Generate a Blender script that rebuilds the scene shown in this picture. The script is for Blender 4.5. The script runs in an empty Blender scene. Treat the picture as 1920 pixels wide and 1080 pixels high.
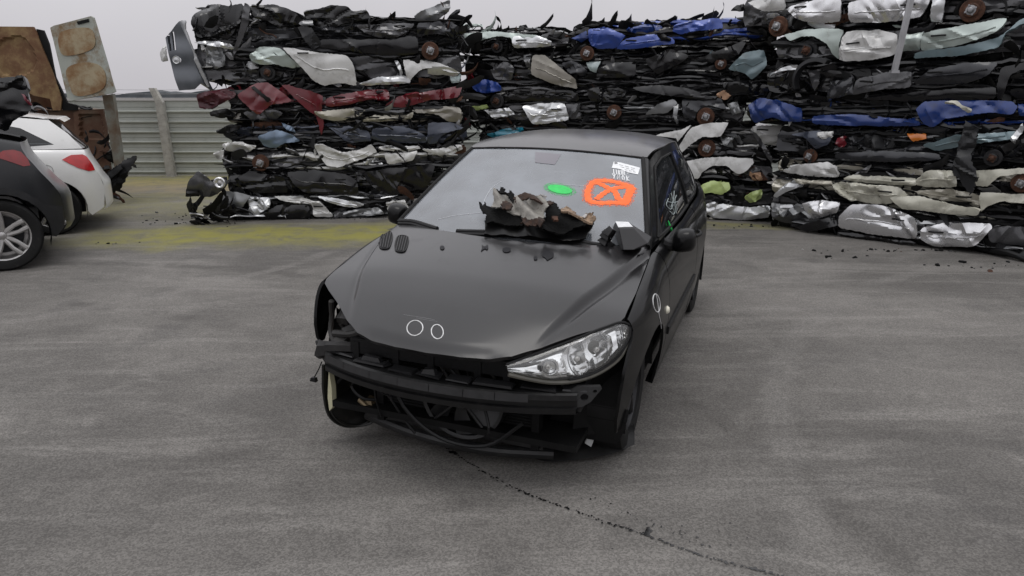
import bpy, bmesh, math, random
from mathutils import Vector, Matrix, Euler
from mathutils.geometry import delaunay_2d_cdt
from math import sin, cos, tan, pi, sqrt, radians, exp

S = bpy.context.scene
COL = S.collection

# ------------------------------------------------------------------ camera
CAM_F, CAM_P, CAM_H = 1358.99, 0.259889, 1.656772
cd = bpy.data.cameras.new("camera")
cd.sensor_width = 36.0
cd.lens = CAM_F / 1920 * 36
cd.clip_start = 0.05
cd.clip_end = 2000
cam = bpy.data.objects.new("camera", cd)
COL.objects.link(cam)
cam.location = (0, 0, CAM_H)
cam.rotation_euler = (pi / 2 - CAM_P, 0, 0)
S.camera = cam

# ------------------------------------------------------------------ world
W = bpy.data.worlds.new("World")
S.world = W
W.use_nodes = True
nt = W.node_tree
nt.nodes.clear()
N = nt.nodes.new
out = N("ShaderNodeOutputWorld")
bg = N("ShaderNodeBackground")
sky = N("ShaderNodeTexSky")
sky.sky_type = 'NISHITA'
sky.sun_disc = False
SUN_EL, SUN_ROT = radians(83), radians(200)
sky.sun_elevation = SUN_EL
sky.sun_rotation = SUN_ROT
sky.dust_density = 4.0
hs = N("ShaderNodeHueSaturation")
hs.inputs["Saturation"].default_value = 0.06
nt.links.new(sky.outputs[0], hs.inputs["Color"])
# cloud deck: brighter overhead than at the horizon, faintly mottled
tc = N("ShaderNodeTexCoord")
sx = N("ShaderNodeSeparateXYZ")
nt.links.new(tc.outputs["Generated"], sx.inputs[0])
rmp = N("ShaderNodeValToRGB")
E_ = rmp.color_ramp.elements
E_[0].position = 0.0
E_[0].color = (5.9, 5.72, 6.05, 1)
E_[1].position = 1.0
E_[1].color = (15.0, 15.0, 15.6, 1)
e_ = E_.new(0.32)
e_.color = (8.6, 8.5, 8.9, 1)
e_ = E_.new(0.75)
e_.color = (14.0, 14.0, 14.6, 1)
nt.links.new(sx.outputs["Z"], rmp.inputs[0])
nz = N("ShaderNodeTexNoise")
nz.inputs["Scale"].default_value = 2.2
nz.inputs["Detail"].default_value = 4
nt.links.new(tc.outputs["Generated"], nz.inputs["Vector"])
mr = N("ShaderNodeMapRange")
mr.inputs["From Min"].default_value = 0.3
mr.inputs["From Max"].default_value = 0.7
mr.inputs["To Min"].default_value = 0.9
mr.inputs["To Max"].default_value = 1.08
nt.links.new(nz.outputs[0], mr.inputs["Value"])
ml = N("ShaderNodeMix")
ml.data_type = 'RGBA'
ml.blend_type = 'MULTIPLY'
ml.inputs[0].default_value = 1
nt.links.new(rmp.outputs[0], ml.inputs[6])
nt.links.new(mr.outputs[0], ml.inputs[7])
mx = N("ShaderNodeMix")
mx.data_type = 'RGBA'
mx.inputs[0].default_value = 0.9
nt.links.new(hs.outputs[0], mx.inputs[6])
nt.links.new(ml.outputs[2], mx.inputs[7])
nt.links.new(mx.outputs[2], bg.inputs[0])
bg.inputs[1].default_value = 0.1
nt.links.new(bg.outputs[0], out.inputs[0])

sd = bpy.data.lights.new("sun", 'SUN')
sd.energy = 0.7
sd.angle = radians(30)
sd.color = (1, 0.97, 0.93)
sun = bpy.data.objects.new("sun", sd)
COL.objects.link(sun)
sun.rotation_euler = (pi / 2 - SUN_EL, 0, radians(180) - SUN_ROT)

S.view_settings.view_transform = 'Standard'
S.view_settings.look = 'None'
S.view_settings.exposure = 0.0
S.view_settings.gamma = 1.0

# ------------------------------------------------------------------ camera maths: pixel of the photo <-> point
CP, SP = cos(CAM_P), sin(CAM_P)
def ray(x, y):
    a = (x - 960) / CAM_F
    b = (540 - y) / CAM_F
    return Vector((a, CP + b * SP, -SP + b * CP))
def px_at(x, y, Y):
    r = ray(x, y)
    return Vector((0, 0, CAM_H)) + r * (Y / r.y)
def px_ground(x, y, z=0.0):
    r = ray(x, y)
    return Vector((0, 0, CAM_H)) + r * ((z - CAM_H) / r.z)
def project(P):
    q = P - Vector((0, 0, CAM_H))
    d = q.y * CP - q.z * SP
    u = q.y * SP + q.z * CP
    return (960 + CAM_F * q.x / d, 540 - CAM_F * u / d)
def px_on(f, M, x, y, a, b):
    """parameters (a,b) of surface f whose point M@f(a,b) is seen at pixel x,y"""
    for _ in range(25):
        p0 = project(M @ f(a, b))
        e = 1e-4
        pa = project(M @ f(a + e, b))
        pb = project(M @ f(a, b + e))
        j = [[(pa[0] - p0[0]) / e, (pb[0] - p0[0]) / e], [(pa[1] - p0[1]) / e, (pb[1] - p0[1]) / e]]
        D = j[0][0] * j[1][1] - j[0][1] * j[1][0]
        if abs(D) < 1e-6: break
        rx, ry = x - p0[0], y - p0[1]
        a += max(-.3, min(.3, (rx * j[1][1] - ry * j[0][1]) / D))
        b += max(-.3, min(.3, (j[0][0] * ry - j[1][0] * rx) / D))
    return a, b

# ------------------------------------------------------------------ materials
MATS = {}
def mat(name, color, rough=0.5, metal=0.0, coat=0.0, coat_rough=0.05, var=0.0, dirt=0.0, dirt_col=(.10, .09, .075),
        scale=4.0, bump=0.0, bump_scale=60.0, spec=0.5, rough_var=0.12):
    m = bpy.data.materials.new(name)
    m.use_nodes = True
    n = m.node_tree.nodes
    l = m.node_tree.links.new
    p = n["Principled BSDF"]
    p.inputs["Metallic"].default_value = metal
    p.inputs["Roughness"].default_value = rough
    p.inputs["Coat Weight"].default_value = coat
    p.inputs["Coat Roughness"].default_value = coat_rough
    p.inputs["Specular IOR Level"].default_value = spec
    c = (*color, 1)
    p.inputs["Base Color"].default_value = c
    t = n.new("ShaderNodeTexCoord")
    if var or dirt:
        z = n.new("ShaderNodeTexNoise")
        z.inputs["Scale"].default_value = scale
        z.inputs["Detail"].default_value = 8
        z.inputs["Roughness"].default_value = 0.65
        l(t.outputs["Object"], z.inputs["Vector"])
        r1 = n.new("ShaderNodeValToRGB")
        r1.color_ramp.elements[0].position = .3
        r1.color_ramp.elements[1].position = .7
        r1.color_ramp.elements[0].color = (*[v * (1 - var) for v in color], 1)
        r1.color_ramp.elements[1].color = (*[min(1, v * (1 + var)) for v in color], 1)
        l(z.outputs[0], r1.inputs[0])
        src = r1.outputs[0]
        if dirt:
            z2 = n.new("ShaderNodeTexNoise")
            z2.inputs["Scale"].default_value = scale * 2.3
            z2.inputs["Detail"].default_value = 10
            z2.inputs["Roughness"].default_value = 0.7
            l(t.outputs["Object"], z2.inputs["Vector"])
            r2 = n.new("ShaderNodeMapRange")
            r2.inputs["From Min"].default_value = .62 - .35 * dirt
            r2.inputs["From Max"].default_value = .80 - .2 * dirt
            r2.inputs["To Max"].default_value = min(1, .45 + .5 * dirt)
            l(z2.outputs[0], r2.inputs["Value"])
            mm = n.new("ShaderNodeMix")
            mm.data_type = 'RGBA'
            l(r2.outputs[0], mm.inputs[0])
            l(src, mm.inputs[6])
            mm.inputs[7].default_value = (*dirt_col, 1)
            src = mm.outputs[2]
            rr = n.new("ShaderNodeMapRange")
            rr.inputs["To Min"].default_value = rough
            rr.inputs["To Max"].default_value = min(1, rough + .4)
            l(r2.outputs[0], rr.inputs["Value"])
            l(rr.outputs[0], p.inputs["Roughness"])
            if metal:
                mt = n.new("ShaderNodeMapRange")
                mt.inputs["To Min"].default_value = metal
                mt.inputs["To Max"].default_value = 0
                l(r2.outputs[0], mt.inputs["Value"])
                l(mt.outputs[0], p.inputs["Metallic"])
        l(src, p.inputs["Base Color"])
    if bump:
        z3 = n.new("ShaderNodeTexNoise")
        z3.inputs["Scale"].default_value = bump_scale
        z3.inputs["Detail"].default_value = 6
        l(t.outputs["Object"], z3.inputs["Vector"])
        b = n.new("ShaderNodeBump")
        b.inputs["Strength"].default_value = bump
        b.inputs["Distance"].default_value = .01
        l(z3.outputs[0], b.inputs["Height"])
        l(b.outputs[0], p.inputs["Normal"])
    if coat == 1.0: p.inputs["Coat IOR"].default_value = 1.5
    MATS[name] = m
    return m
def paint(name, color, metal=0.0, dirt=.25, rough=.32, coat=.6):
    dark = max(color) < .1
    return mat(name, color, rough=rough * (.8 if dark else 1), metal=metal, coat=coat * (.8 if dark else 1), coat_rough=.07, var=.14, dirt=dirt,
               dirt_col=(.016, .015, .013) if dark else (.045, .038, .03) if max(color) - min(color) > .09 else (.12, .11, .095), scale=3.0, bump=.06, bump_scale=14, spec=.25 if dark else .5)

BLACK = mat("black_paint", (.004, .004, .0043), spec=.08, rough=.4, coat=.36, coat_rough=.06, var=.35, dirt=.02, dirt_col=(.05, .05, .05), scale=7)
DUSTY = mat("dusty_black_paint", (.0095, .009, .0098), rough=.38, spec=.22, coat=.66, coat_rough=.17, var=.18, dirt=.14, dirt_col=(.026, .0245, .026), scale=2.5)
BLACKP = mat("black_plastic", (.0055, .0055, .006), spec=.28, rough=.5, var=.3, scale=8, bump=.15, bump_scale=90)
DKPLAST = mat("dark_grey_plastic", (.016, .0165, .018), rough=.5, var=.3, dirt=.15, dirt_col=(.04, .037, .034), scale=6, spec=.35)
RUBBER = mat("rubber", (.008, .008, .008), spec=.25, rough=.75, var=.3, dirt=.12, dirt_col=(.06, .057, .05), scale=10)
SHADOW = mat("shade_black", (.005, .005, .005), rough=.65, var=.5, scale=9, spec=.18)  # near-black base colour with the shade of cavities and gaps put into it
DKMETAL = mat("dark_metal", (.022, .022, .024), rough=.5, metal=.5, var=.4, dirt=.3, dirt_col=(.03, .026, .022), scale=7)
GREYMET = mat("grey_metal", (.30, .30, .31), rough=.4, metal=.7, var=.3, dirt=.35, dirt_col=(.06, .055, .05), scale=6)
ALLOY = mat("alloy", (.42, .41, .40), rough=.35, metal=.8, var=.15, dirt=.15, scale=6)
CHROME = mat("chrome", (.86, .86, .87), rough=.12, metal=1.0)
RUST = mat("rust", (.065, .026, .013), rough=.85, var=.6, dirt=.4, dirt_col=(.02, .012, .009), scale=14, bump=.4, bump_scale=70)
INTER = mat("interior_cloth", (.03, .03, .033), rough=.9, var=.3, scale=10)

PAL = {
 'black': paint("crushed_black", (.006, .006, .007), dirt=.12),
 'char': paint("crushed_charcoal", (.026, .027, .031), metal=.3, dirt=.2),
 'slate': paint("crushed_slate", (.045, .052, .072), metal=.3, dirt=.2),
 'steel': paint("crushed_steel_blue", (.13, .18, .25), metal=.4, dirt=.2),
 'silver': paint("crushed_silver", (.52, .53, .54), metal=.55, dirt=.18, rough=.3),
 'bright': paint("crushed_bright_silver", (.62, .62, .63), metal=.75, dirt=.12, rough=.24),
 'green': paint("crushed_silver_green", (.42, .48, .45), metal=.4, dirt=.2),
 'white': paint("crushed_white", (.56, .56, .55), dirt=.32, rough=.35),
 'cream': paint("crushed_cream", (.50, .49, .41), dirt=.36, rough=.4),
 'beige': paint("crushed_beige", (.36, .34, .28), metal=.25, dirt=.3),
 'taupe': paint("crushed_taupe", (.20, .185, .155), metal=.2, dirt=.3),
 'red': paint("crushed_red", (.115, .006, .012), dirt=.2),
 'blue': paint("crushed_blue", (.02, .055, .27), metal=.15, dirt=.18),
 'navy': paint("crushed_deep_blue", (.008, .032, .16), metal=.2, dirt=.2),
 'teal': paint("crushed_teal_grey", (.15, .21, .23), metal=.3, dirt=.2),
 'cyan': paint("crushed_cyan", (.01, .16, .24), dirt=.2),
 'lime': paint("crushed_lime", (.42, .52, .19), dirt=.18),
 'grey': paint("crushed_grey", (.19, .195, .20), metal=.4, dirt=.2),
 'mid': paint("crushed_mid_grey", (.07, .07, .074), metal=.3, dirt=.25),
 'plast': DKPLAST, 'blackp': BLACKP, 'orange': mat("orange_lens", (.5, .14, .012), rough=.25, coat=.5, var=.2),
 'rust': RUST, 'skin': mat("tan_foam", (.45, .28, .18), rough=.9, var=.3), 'glass': paint("crushed_glass", (.35, .42, .42), dirt=.2),
}

def glassy(name, tint=(.75, .8, .8), refl=(1, 1, 1), ior=1.6, dust_sheen=.04, dust_sheen_col=(.35, .37, .4), rough=.03):
    m = bpy.data.materials.new(name)
    m.use_nodes = True
    n = m.node_tree.nodes
    l = m.node_tree.links.new
    n.clear()
    o = n.new("ShaderNodeOutputMaterial")
    t = n.new("ShaderNodeBsdfTransparent")
    t.inputs[0].default_value = (*tint, 1)
    g = n.new("ShaderNodeBsdfGlossy")
    g.inputs["Roughness"].default_value = rough
    g.inputs[0].default_value = (*refl, 1)
    f = n.new("ShaderNodeFresnel")
    f.inputs[0].default_value = ior
    mixa = n.new("ShaderNodeMixShader")
    l(f.outputs[0], mixa.inputs[0]); l(t.outputs[0], mixa.inputs[1]); l(g.outputs[0], mixa.inputs[2])
    d = n.new("ShaderNodeBsdfDiffuse")
    d.inputs[0].default_value = (*dust_sheen_col, 1)
    tcn = n.new("ShaderNodeTexCoord")
    z = n.new("ShaderNodeTexNoise")
    z.inputs["Scale"].default_value = 3.5
    z.inputs["Detail"].default_value = 7
    l(tcn.outputs["Object"], z.inputs["Vector"])
    r = n.new("ShaderNodeMapRange")
    r.inputs["From Min"].default_value = .3
    r.inputs["From Max"].default_value = .75
    r.inputs["To Min"].default_value = dust_sheen * .6
    r.inputs["To Max"].default_value = dust_sheen * 1.5
    l(z.outputs[0], r.inputs["Value"])
    mb = n.new("ShaderNodeMixShader")
    l(r.outputs[0], mb.inputs[0]); l(mixa.outputs[0], mb.inputs[1]); l(d.outputs[0], mb.inputs[2])
    l(mb.outputs[0], o.inputs[0])
    return m
WSGLASS = glassy("windscreen_glass", (.55, .62, .64), (1.0, 1.0, 1.0), ior=2.2, dust_sheen=.31, dust_sheen_col=(.43, .46, .50))  # pale dust film also paints in the sky's reflection on the screen
SIDEGLASS = glassy("side_glass", (.45, .56, .52), ior=1.5, dust_sheen=.03)
DARKGLASS = glassy("dark_glass", (.05, .055, .06), ior=1.5, dust_sheen=.04)
LENS = glassy("clear_lens", (.93, .94, .94), ior=1.55, dust_sheen=.055, dust_sheen_col=(.8, .8, .79))

# ------------------------------------------------------------------ object helpers
def mesh_obj(name, verts, faces, mats, parent=None, smooth=True, idx=None, sharp=35):
    me = bpy.data.meshes.new(name)
    me.from_pydata([tuple(v) for v in verts], [], faces)
    if not isinstance(mats, (list, tuple)): mats = [mats]
    for m in mats: me.materials.append(m)
    if idx:
        for p, i in zip(me.polygons, idx): p.material_index = i
    me.polygons.foreach_set("use_smooth", [smooth] * len(me.polygons))
    me.update()
    if smooth and sharp: me.set_sharp_from_angle(angle=radians(sharp))
    o = bpy.data.objects.new(name, me)
    COL.objects.link(o)
    if parent: o.parent = parent
    return o
def thing(name, label, cat, loc=(0, 0, 0), rz=0.0, group=None):
    o = bpy.data.objects.new(name, None)
    COL.objects.link(o)
    o.location = loc
    o.rotation_euler = (0, 0, rz)
    o.empty_display_size = .2
    return tag(o, label, cat, group)
def tag(o, label, cat, group=None, kind=None):
    if label: o["label"] = label
    if cat: o["category"] = cat
    if group: o["group"] = group
    if kind: o["kind"] = kind
    return o
class MB:
    """collects pieces, makes one mesh"""
    def __init__(s): s.v = []; s.f = []; s.i = []
    def add(s, v, f, mi=0):
        b = len(s.v)
        s.v += [Vector(q) for q in v]
        s.f += [tuple(b + k for k in q) for q in f]
        s.i += [mi] * len(f)
    def box(s, c, d, M=None, mi=0, taper=1.0, jit=0.0, rnd=None):
        x, y, z = d[0] / 2, d[1] / 2, d[2] / 2
        v = [Vector((a * x * (taper if h > 0 else 1), b * y * (taper if h > 0 else 1), h * z)) for h in (-1, 1) for a, b in ((-1, -1), (1, -1), (1, 1), (-1, 1))]
        if jit: v = [q + Vector([rnd.uniform(-jit, jit) for _ in range(3)]) for q in v]
        if M is not None: v = [M @ q for q in v]
        v = [q + Vector(c) for q in v]
        s.add(v, [(3, 2, 1, 0), (4, 5, 6, 7), (0, 1, 5, 4), (1, 2, 6, 5), (2, 3, 7, 6), (3, 0, 4, 7)], mi)
    def tube(s, pts, r, n=8, mi=0, cap=True):
        pts = [Vector(p) for p in pts]
        rs = r if isinstance(r, (list, tuple)) else [r] * len(pts)
        up = Vector((.3, .2, 1)).normalized()
        v = []
        f = []
        for k, p in enumerate(pts):
            t = (pts[min(k + 1, len(pts) - 1)] - pts[max(k - 1, 0)])
            t = t.normalized() if t.length > 1e-9 else Vector((1, 0, 0))
            a = t.cross(up)
            if a.length < 1e-3: a = t.cross(Vector((1, 0, 0)))
            a.normalize()
            b = t.cross(a)
            for j in range(n):
                th = 2 * pi * j / n
                v.append(p + (a * cos(th) + b * sin(th)) * rs[k])
        for k in range(len(pts) - 1):
            for j in range(n):
                f.append((k * n + j, k * n + (j + 1) % n, (k + 1) * n + (j + 1) % n, (k + 1) * n + j))
        if cap:
            f.append(tuple(range(n - 1, -1, -1)))
            f.append(tuple((len(pts) - 1) * n + j for j in range(n)))
        s.add(v, f, mi)
    def lathe(s, prof, c, axis, n=24, mi=0):
        """prof: list of (r, h) turned about axis through c"""
        ax = Vector(axis).normalized()
        a = ax.cross(Vector((0, 0, 1)))
        if a.length < 1e-3: a = Vector((1, 0, 0))
        a.normalize()
        b = ax.cross(a)
        v = []
        f = []
        for r, h in prof:
            for j in range(n):
                th = 2 * pi * j / n
                v.append(Vector(c) + ax * h + (a * cos(th) + b * sin(th)) * r)
        for k in range(len(prof) - 1):
            for j in range(n):
                f.append((k * n + j, k * n + (j + 1) % n, (k + 1) * n + (j + 1) % n, (k + 1) * n + j))
        s.add(v, f, mi)
    def grid(s, fn, nu, nv, mi=0, flip=False):
        v = [fn(i / nu, j / nv) for i in range(nu + 1) for j in range(nv + 1)]
        f = []
        for i in range(nu):
            for j in range(nv):
                q = (i * (nv + 1) + j, (i + 1) * (nv + 1) + j, (i + 1) * (nv + 1) + j + 1, i * (nv + 1) + j + 1)
                f.append(q[::-1] if flip else q)
        s.add(v, f, mi)
    def build(s, name, mats, parent=None, smooth=True, sharp=35):
        return mesh_obj(name, s.v, s.f, mats, parent, smooth, s.i, sharp)

def inside(x, y, poly):
    c = False
    j = len(poly) - 1
    for i in range(len(poly)):
        xi, yi = poly[i]
        xj, yj = poly[j]
        if (yi > y) != (yj > y) and x < (xj - xi) * (y - yi) / (yj - yi) + xi: c = not c
        j = i
    return c
def densify(poly, sp, closed=True):
    o = []
    n = len(poly)
    for i in range(n if closed else n - 1):
        a, b = Vector(poly[i]), Vector(poly[(i + 1) % n])
        k = max(1, int((b - a).length / sp + .5))
        for t in range(k): o.append(a.lerp(b, t / k))
    if not closed: o.append(Vector(poly[-1]))
    return o
def smooth_poly(poly, n=1):
    for _ in range(n):
        q = []
        for i in range(len(poly)):
            a, b = Vector(poly[i]), Vector(poly[(i + 1) % len(poly)])
            q += [a.lerp(b, .25), a.lerp(b, .75)]
        poly = [tuple(v) for v in q]
    return poly
def sheet(poly, f, sp=.04, holes=(), skirt=.015, flip=False, inward=None, jit=0.0, rnd=None, mb=None, mi=0):
    """a curved panel: the 2-D outline poly (with holes) is triangulated, mapped by f(a,b) to space and given a turned-in rim"""
    loops = [densify([tuple(p) for p in poly], sp)] + [densify([tuple(p) for p in h], sp) for h in holes]
    if jit: loops[0] = [p + Vector((rnd.uniform(-jit, jit), rnd.uniform(-jit, jit))) for p in loops[0]]
    pts = []
    edges = []
    for L in loops:
        b = len(pts)
        pts += L
        edges += [(b + i, b + (i + 1) % len(L)) for i in range(len(L))]
    P2 = [[(p[0], p[1]) for p in L] for L in loops]
    xs = [p[0] for p in P2[0]]
    ys = [p[1] for p in P2[0]]
    bpts = list(pts)
    y = min(ys) + sp * .5
    r = 0
    # boundary hash
    H = {}
    for p in bpts: H.setdefault((int(p[0] // sp), int(p[1] // sp)), []).append(p)
    while y < max(ys):
        x = min(xs) + sp * (.5 if r % 2 else 1.0)
        while x < max(xs):
            if inside(x, y, P2[0]) and not any(inside(x, y, h) for h in P2[1:]):
                ci, cj = int(x // sp), int(y // sp)
                ok = True
                for a in (-1, 0, 1):
                    for b in (-1, 0, 1):
                        for p in H.get((ci + a, cj + b), ()):
                            if (p[0] - x) ** 2 + (p[1] - y) ** 2 < (.55 * sp) ** 2: ok = False
                if ok: pts.append(Vector((x, y)))
            x += sp
        y += sp * .87
        r += 1
    res = delaunay_2d_cdt(pts, edges, [], 0, 1e-7)
    V2 = res[0]
    F = []
    for t in res[2]:
        cx = sum(V2[k][0] for k in t) / len(t)
        cy = sum(V2[k][1] for k in t) / len(t)
        if inside(cx, cy, P2[0]) and not any(inside(cx, cy, h) for h in P2[1:]): F.append(tuple(t[::-1]) if flip else tuple(t))
    used = sorted({k for t in F for k in t})
    rm = {k: i for i, k in enumerate(used)}
    V = [f(V2[k][0], V2[k][1]) for k in used]
    F = [tuple(rm[k] for k in t) for t in F]
    if skirt:
        nrm = [Vector((0, 0, 0)) for _ in V]
        ec = {}
        for t in F:
            nn = (V[t[1]] - V[t[0]]).cross(V[t[2]] - V[t[0]])
            for k in t: nrm[k] += nn
            for i in range(len(t)):
                e = (t[i], t[(i + 1) % len(t)])
                ec[e] = ec.get(e, 0) + 1
        be = [e for e in ec if (e[1], e[0]) not in ec]
        mp = {}
        for a, b in be:
            for k in (a, b):
                if k not in mp:
                    mp[k] = len(V)
                    d = Vector(inward) if inward else -nrm[k].normalized()
                    V.append(V[k] + d * skirt)
        for a, b in be: F.append((b, a, mp[a], mp[b]))
    if mb is not None:
        mb.add(V, F, mi)
        return mb
    m2 = MB()
    m2.add(V, F, mi)
    return m2
def spl(xs, ys):
    n = len(xs)
    d = [(ys[i + 1] - ys[i]) / (xs[i + 1] - xs[i]) for i in range(n - 1)]
    m = [d[0] if i == 0 else d[-1] if i == n - 1 else (d[i - 1] * (xs[i + 1] - xs[i]) + d[i] * (xs[i] - xs[i - 1])) / (xs[i + 1] - xs[i - 1]) for i in range(n)]
    def f(x):
        if x <= xs[0]: return ys[0] + m[0] * (x - xs[0])
        if x >= xs[-1]: return ys[-1] + m[-1] * (x - xs[-1])
        i = 0
        while i < n - 2 and xs[i + 1] <= x: i += 1
        h = xs[i + 1] - xs[i]
        t = (x - xs[i]) / h
        return ys[i] * (2 * t ** 3 - 3 * t * t + 1) + m[i] * h * (t ** 3 - 2 * t * t + t) + ys[i + 1] * (-2 * t ** 3 + 3 * t * t) + m[i + 1] * h * (t ** 3 - t * t)
    return f
def curve3(pts, n):
    pts = [Vector(p) for p in pts]
    t = [0.0]
    for a, b in zip(pts, pts[1:]): t.append(t[-1] + (b - a).length)
    t = [k / t[-1] for k in t]
    fx, fy, fz = (spl(t, [p[i] for p in pts]) for i in range(3))
    return [Vector((fx(k / n), fy(k / n), fz(k / n))) for k in range(n + 1)]
def sstep(a, b, x):
    t = max(0, min(1, (x - a) / (b - a)))
    return t * t * (3 - 2 * t)
def arc(cx, cy, r, a0, a1, n=14):
    return [(cx + r * cos(radians(a0 + (a1 - a0) * k / n)), cy + r * sin(radians(a0 + (a1 - a0) * k / n))) for k in range(n + 1)]

# ================================================================== GROUND
def ground():
    m = bpy.data.materials.new("worn_asphalt")
    m.use_nodes = True
    n = m.node_tree.nodes
    l = m.node_tree.links.new
    p = n["Principled BSDF"]
    t = n.new("ShaderNodeTexCoord")
    def noise(scale, detail=6, rough=.6, vec=None, dist=0.0):
        z = n.new("ShaderNodeTexNoise")
        z.inputs["Scale"].default_value = scale
        z.inputs["Detail"].default_value = detail
        z.inputs["Roughness"].default_value = rough
        z.inputs["Distortion"].default_value = dist
        l(vec or t.outputs["Object"], z.inputs["Vector"])
        return z.outputs[0]
    def rng(src, a, b, c=0.0, d=1.0):
        r = n.new("ShaderNodeMapRange")
        r.interpolation_type = 'SMOOTHSTEP'
        for k, v in (("From Min", a), ("From Max", b), ("To Min", c), ("To Max", d)): r.inputs[k].default_value = v
        l(src, r.inputs["Value"])
        return r.outputs[0]
    def math_(op, a, b):
        r = n.new("ShaderNodeMath")
        r.operation = op
        for i, v in enumerate((a, b)):
            if isinstance(v, (int, float)): r.inputs[i].default_value = v
            else: l(v, r.inputs[i])
        return r.outputs[0]
    def mix(fac, a, b, mode='MIX'):
        r = n.new("ShaderNodeMix")
        r.data_type = 'RGBA'
        r.blend_type = mode
        if isinstance(fac, (int, float)): r.inputs[0].default_value = fac
        else: l(fac, r.inputs[0])
        for i, v in ((6, a), (7, b)):
            if isinstance(v, tuple): r.inputs[i].default_value = (*v, 1)
            else: l(v, r.inputs[i])
        return r.outputs[2]
    def mapped(sx_, sy_, rot):
        q = n.new("ShaderNodeMapping")
        q.inputs["Scale"].default_value = (sx_, sy_, 1)
        q.inputs["Rotation"].default_value = (0, 0, radians(rot))
        l(t.outputs["Object"], q.inputs["Vector"])
        return q.outputs[0]
    big = noise(.55, 5, .6, dist=.6)
    c = mix(rng(big, .35, .68), (.098, .093, .0875), (.150, .1425, .1335))
    mid = noise(2.3, 6, .65, dist=1.0)
    c = mix(rng(mid, .50, .72, 0, .4), c, (.20, .19, .178))
    c = mix(rng(noise(1.7, 5, .6), .52, .7, 0, .45), c, (.075, .072, .070))
    # dusty sweeps and scrapes left by dragged loads
    for rot, sx1, sy1, lo, colr, amt in ((10, .30, 1.9, .50, (.225, .215, .202), .40), (-26, .35, 2.4, .54, (.076, .072, .068), .28), (48, .45, 2.2, .55, (.215, .206, .194), .28), (-6, .40, 2.8, .55, (.08, .075, .071), .26),
                                          (-58, .5, 2.4, .57, (.22, .21, .20), .30), (22, .9, 5.5, .55, (.23, .22, .208), .28)):
        s_ = noise(1.0, 9, .70, mapped(sx1, sy1, rot), 1.0)
        c = mix(rng(s_, lo, lo + .15, 0, amt), c, colr)
    # curved tyre marks
    sepm = n.new("ShaderNodeSeparateXYZ")
    wv = n.new("ShaderNodeMix"); wv.data_type = 'VECTOR'
    l(t.outputs["Object"], sepm.inputs[0])
    for cx_, cy_, R, w, colr, amt in ((-4.5, 1.2, 4.6, .10, (.062, .058, .055), .55), (-4.4, 1.3, 5.9, .09, (.066, .062, .058), .5), (7.5, 1.5, 4.9, .12, (.062, .058, .055), .55), (7.3, 1.6, 6.2, .10, (.19, .182, .172), .4),
                                      (3.0, 11.5, 5.2, .10, (.068, .064, .06), .5), (-7.0, 9.5, 5.3, .08, (.20, .19, .18), .5), (1.0, -6.5, 9.9, .10, (.068, .064, .06), .45), (-1.0, 14.0, 8.3, .09, (.19, .182, .172), .4)):
        dx = math_('SUBTRACT', sepm.outputs["X"], cx_)
        dy = math_('SUBTRACT', sepm.outputs["Y"], cy_)
        rr = math_('SQRT', math_('ADD', math_('MULTIPLY', dx, dx), math_('MULTIPLY', dy, dy)), 0)
        ring = rng(math_('ABSOLUTE', math_('ADD', math_('SUBTRACT', rr, R), math_('MULTIPLY', math_('SUBTRACT', mid, .5), .25)), 0), w * .4, w * 1.3, 1, 0)
        brk = rng(noise(.9, 6, .7, dist=.4), .42, .62)
        c = mix(math_('MULTIPLY', math_('MULTIPLY', ring, brk), amt), c, colr)
    # stones in the binder
    vs = n.new("ShaderNodeTexVoronoi")
    vs.inputs["Scale"].default_value = 150
    l(t.outputs["Object"], vs.inputs["Vector"])
    sc_ = n.new("ShaderNodeSeparateColor")
    l(vs.outputs["Color"], sc_.inputs[0])
    sp_ = math_('ADD', math_('MULTIPLY', sc_.outputs[0], .55), math_('MULTIPLY', noise(60, 4, .75), .45))
    c = mix(rng(sp_, .22, .80), mix(1.0, c, (.74, .735, .73), 'MULTIPLY'), mix(1.0, c, (1.26, 1.255, 1.245), 'MULTIPLY'))
    v = n.new("ShaderNodeTexVoronoi")
    v.inputs["Scale"].default_value = 70
    l(t.outputs["Object"], v.inputs["Vector"])
    c = mix(rng(v.outputs["Distance"], .0, .25, .35, 0), c, (.16, .155, .15))
    # yellow green powdery growth along the foot of the left stack and by the fence
    sep = n.new("ShaderNodeSeparateXYZ")
    l(t.outputs["Object"], sep.inputs[0])
    wob = math_('MULTIPLY', math_('SUBTRACT', noise(1.1, 5, .65), .5), 1.1)
    def band(xc, xw, yc, yw, slope, amt):
        yy = math_('ADD', math_('SUBTRACT', math_('SUBTRACT', sep.outputs["Y"], yc), math_('MULTIPLY', math_('SUBTRACT', sep.outputs["X"], xc), slope)), wob)
        by = rng(math_('ABSOLUTE', yy, 0), yw * .25, yw, 1, 0)
        bx = rng(math_('ABSOLUTE', math_('SUBTRACT', sep.outputs["X"], xc), 0), xw * .5, xw, 1, 0)
        return math_('MULTIPLY', math_('MULTIPLY', by, bx), amt)
    nn = rng(noise(2.6, 9, .75, dist=.6), .33, .60, .22, 1)
    for args in ((-2.3, 3.6, 8.85, 1.0, .08, .9), (-5.2, 2.2, 11.6, 2.4, 0, .35), (-6.3, 2.6, 14.6, 1.4, 0, .75), (2.7, 1.2, 9.5, .4, -.2, .5)):
        c = mix(math_('MULTIPLY', band(*args), nn), c, (.225, .212, .050))
    c = mix(math_('MULTIPLY', band(-6.5, 3.5, 13.8, 1.6, 0, .6), nn), c, (.24, .19, .11))
    l(c, p.inputs["Base Color"])
    p.inputs["Roughness"].default_value = .9
    p.inputs["Specular IOR Level"].default_value = .25
    bmp = n.new("ShaderNodeBump")
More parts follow.
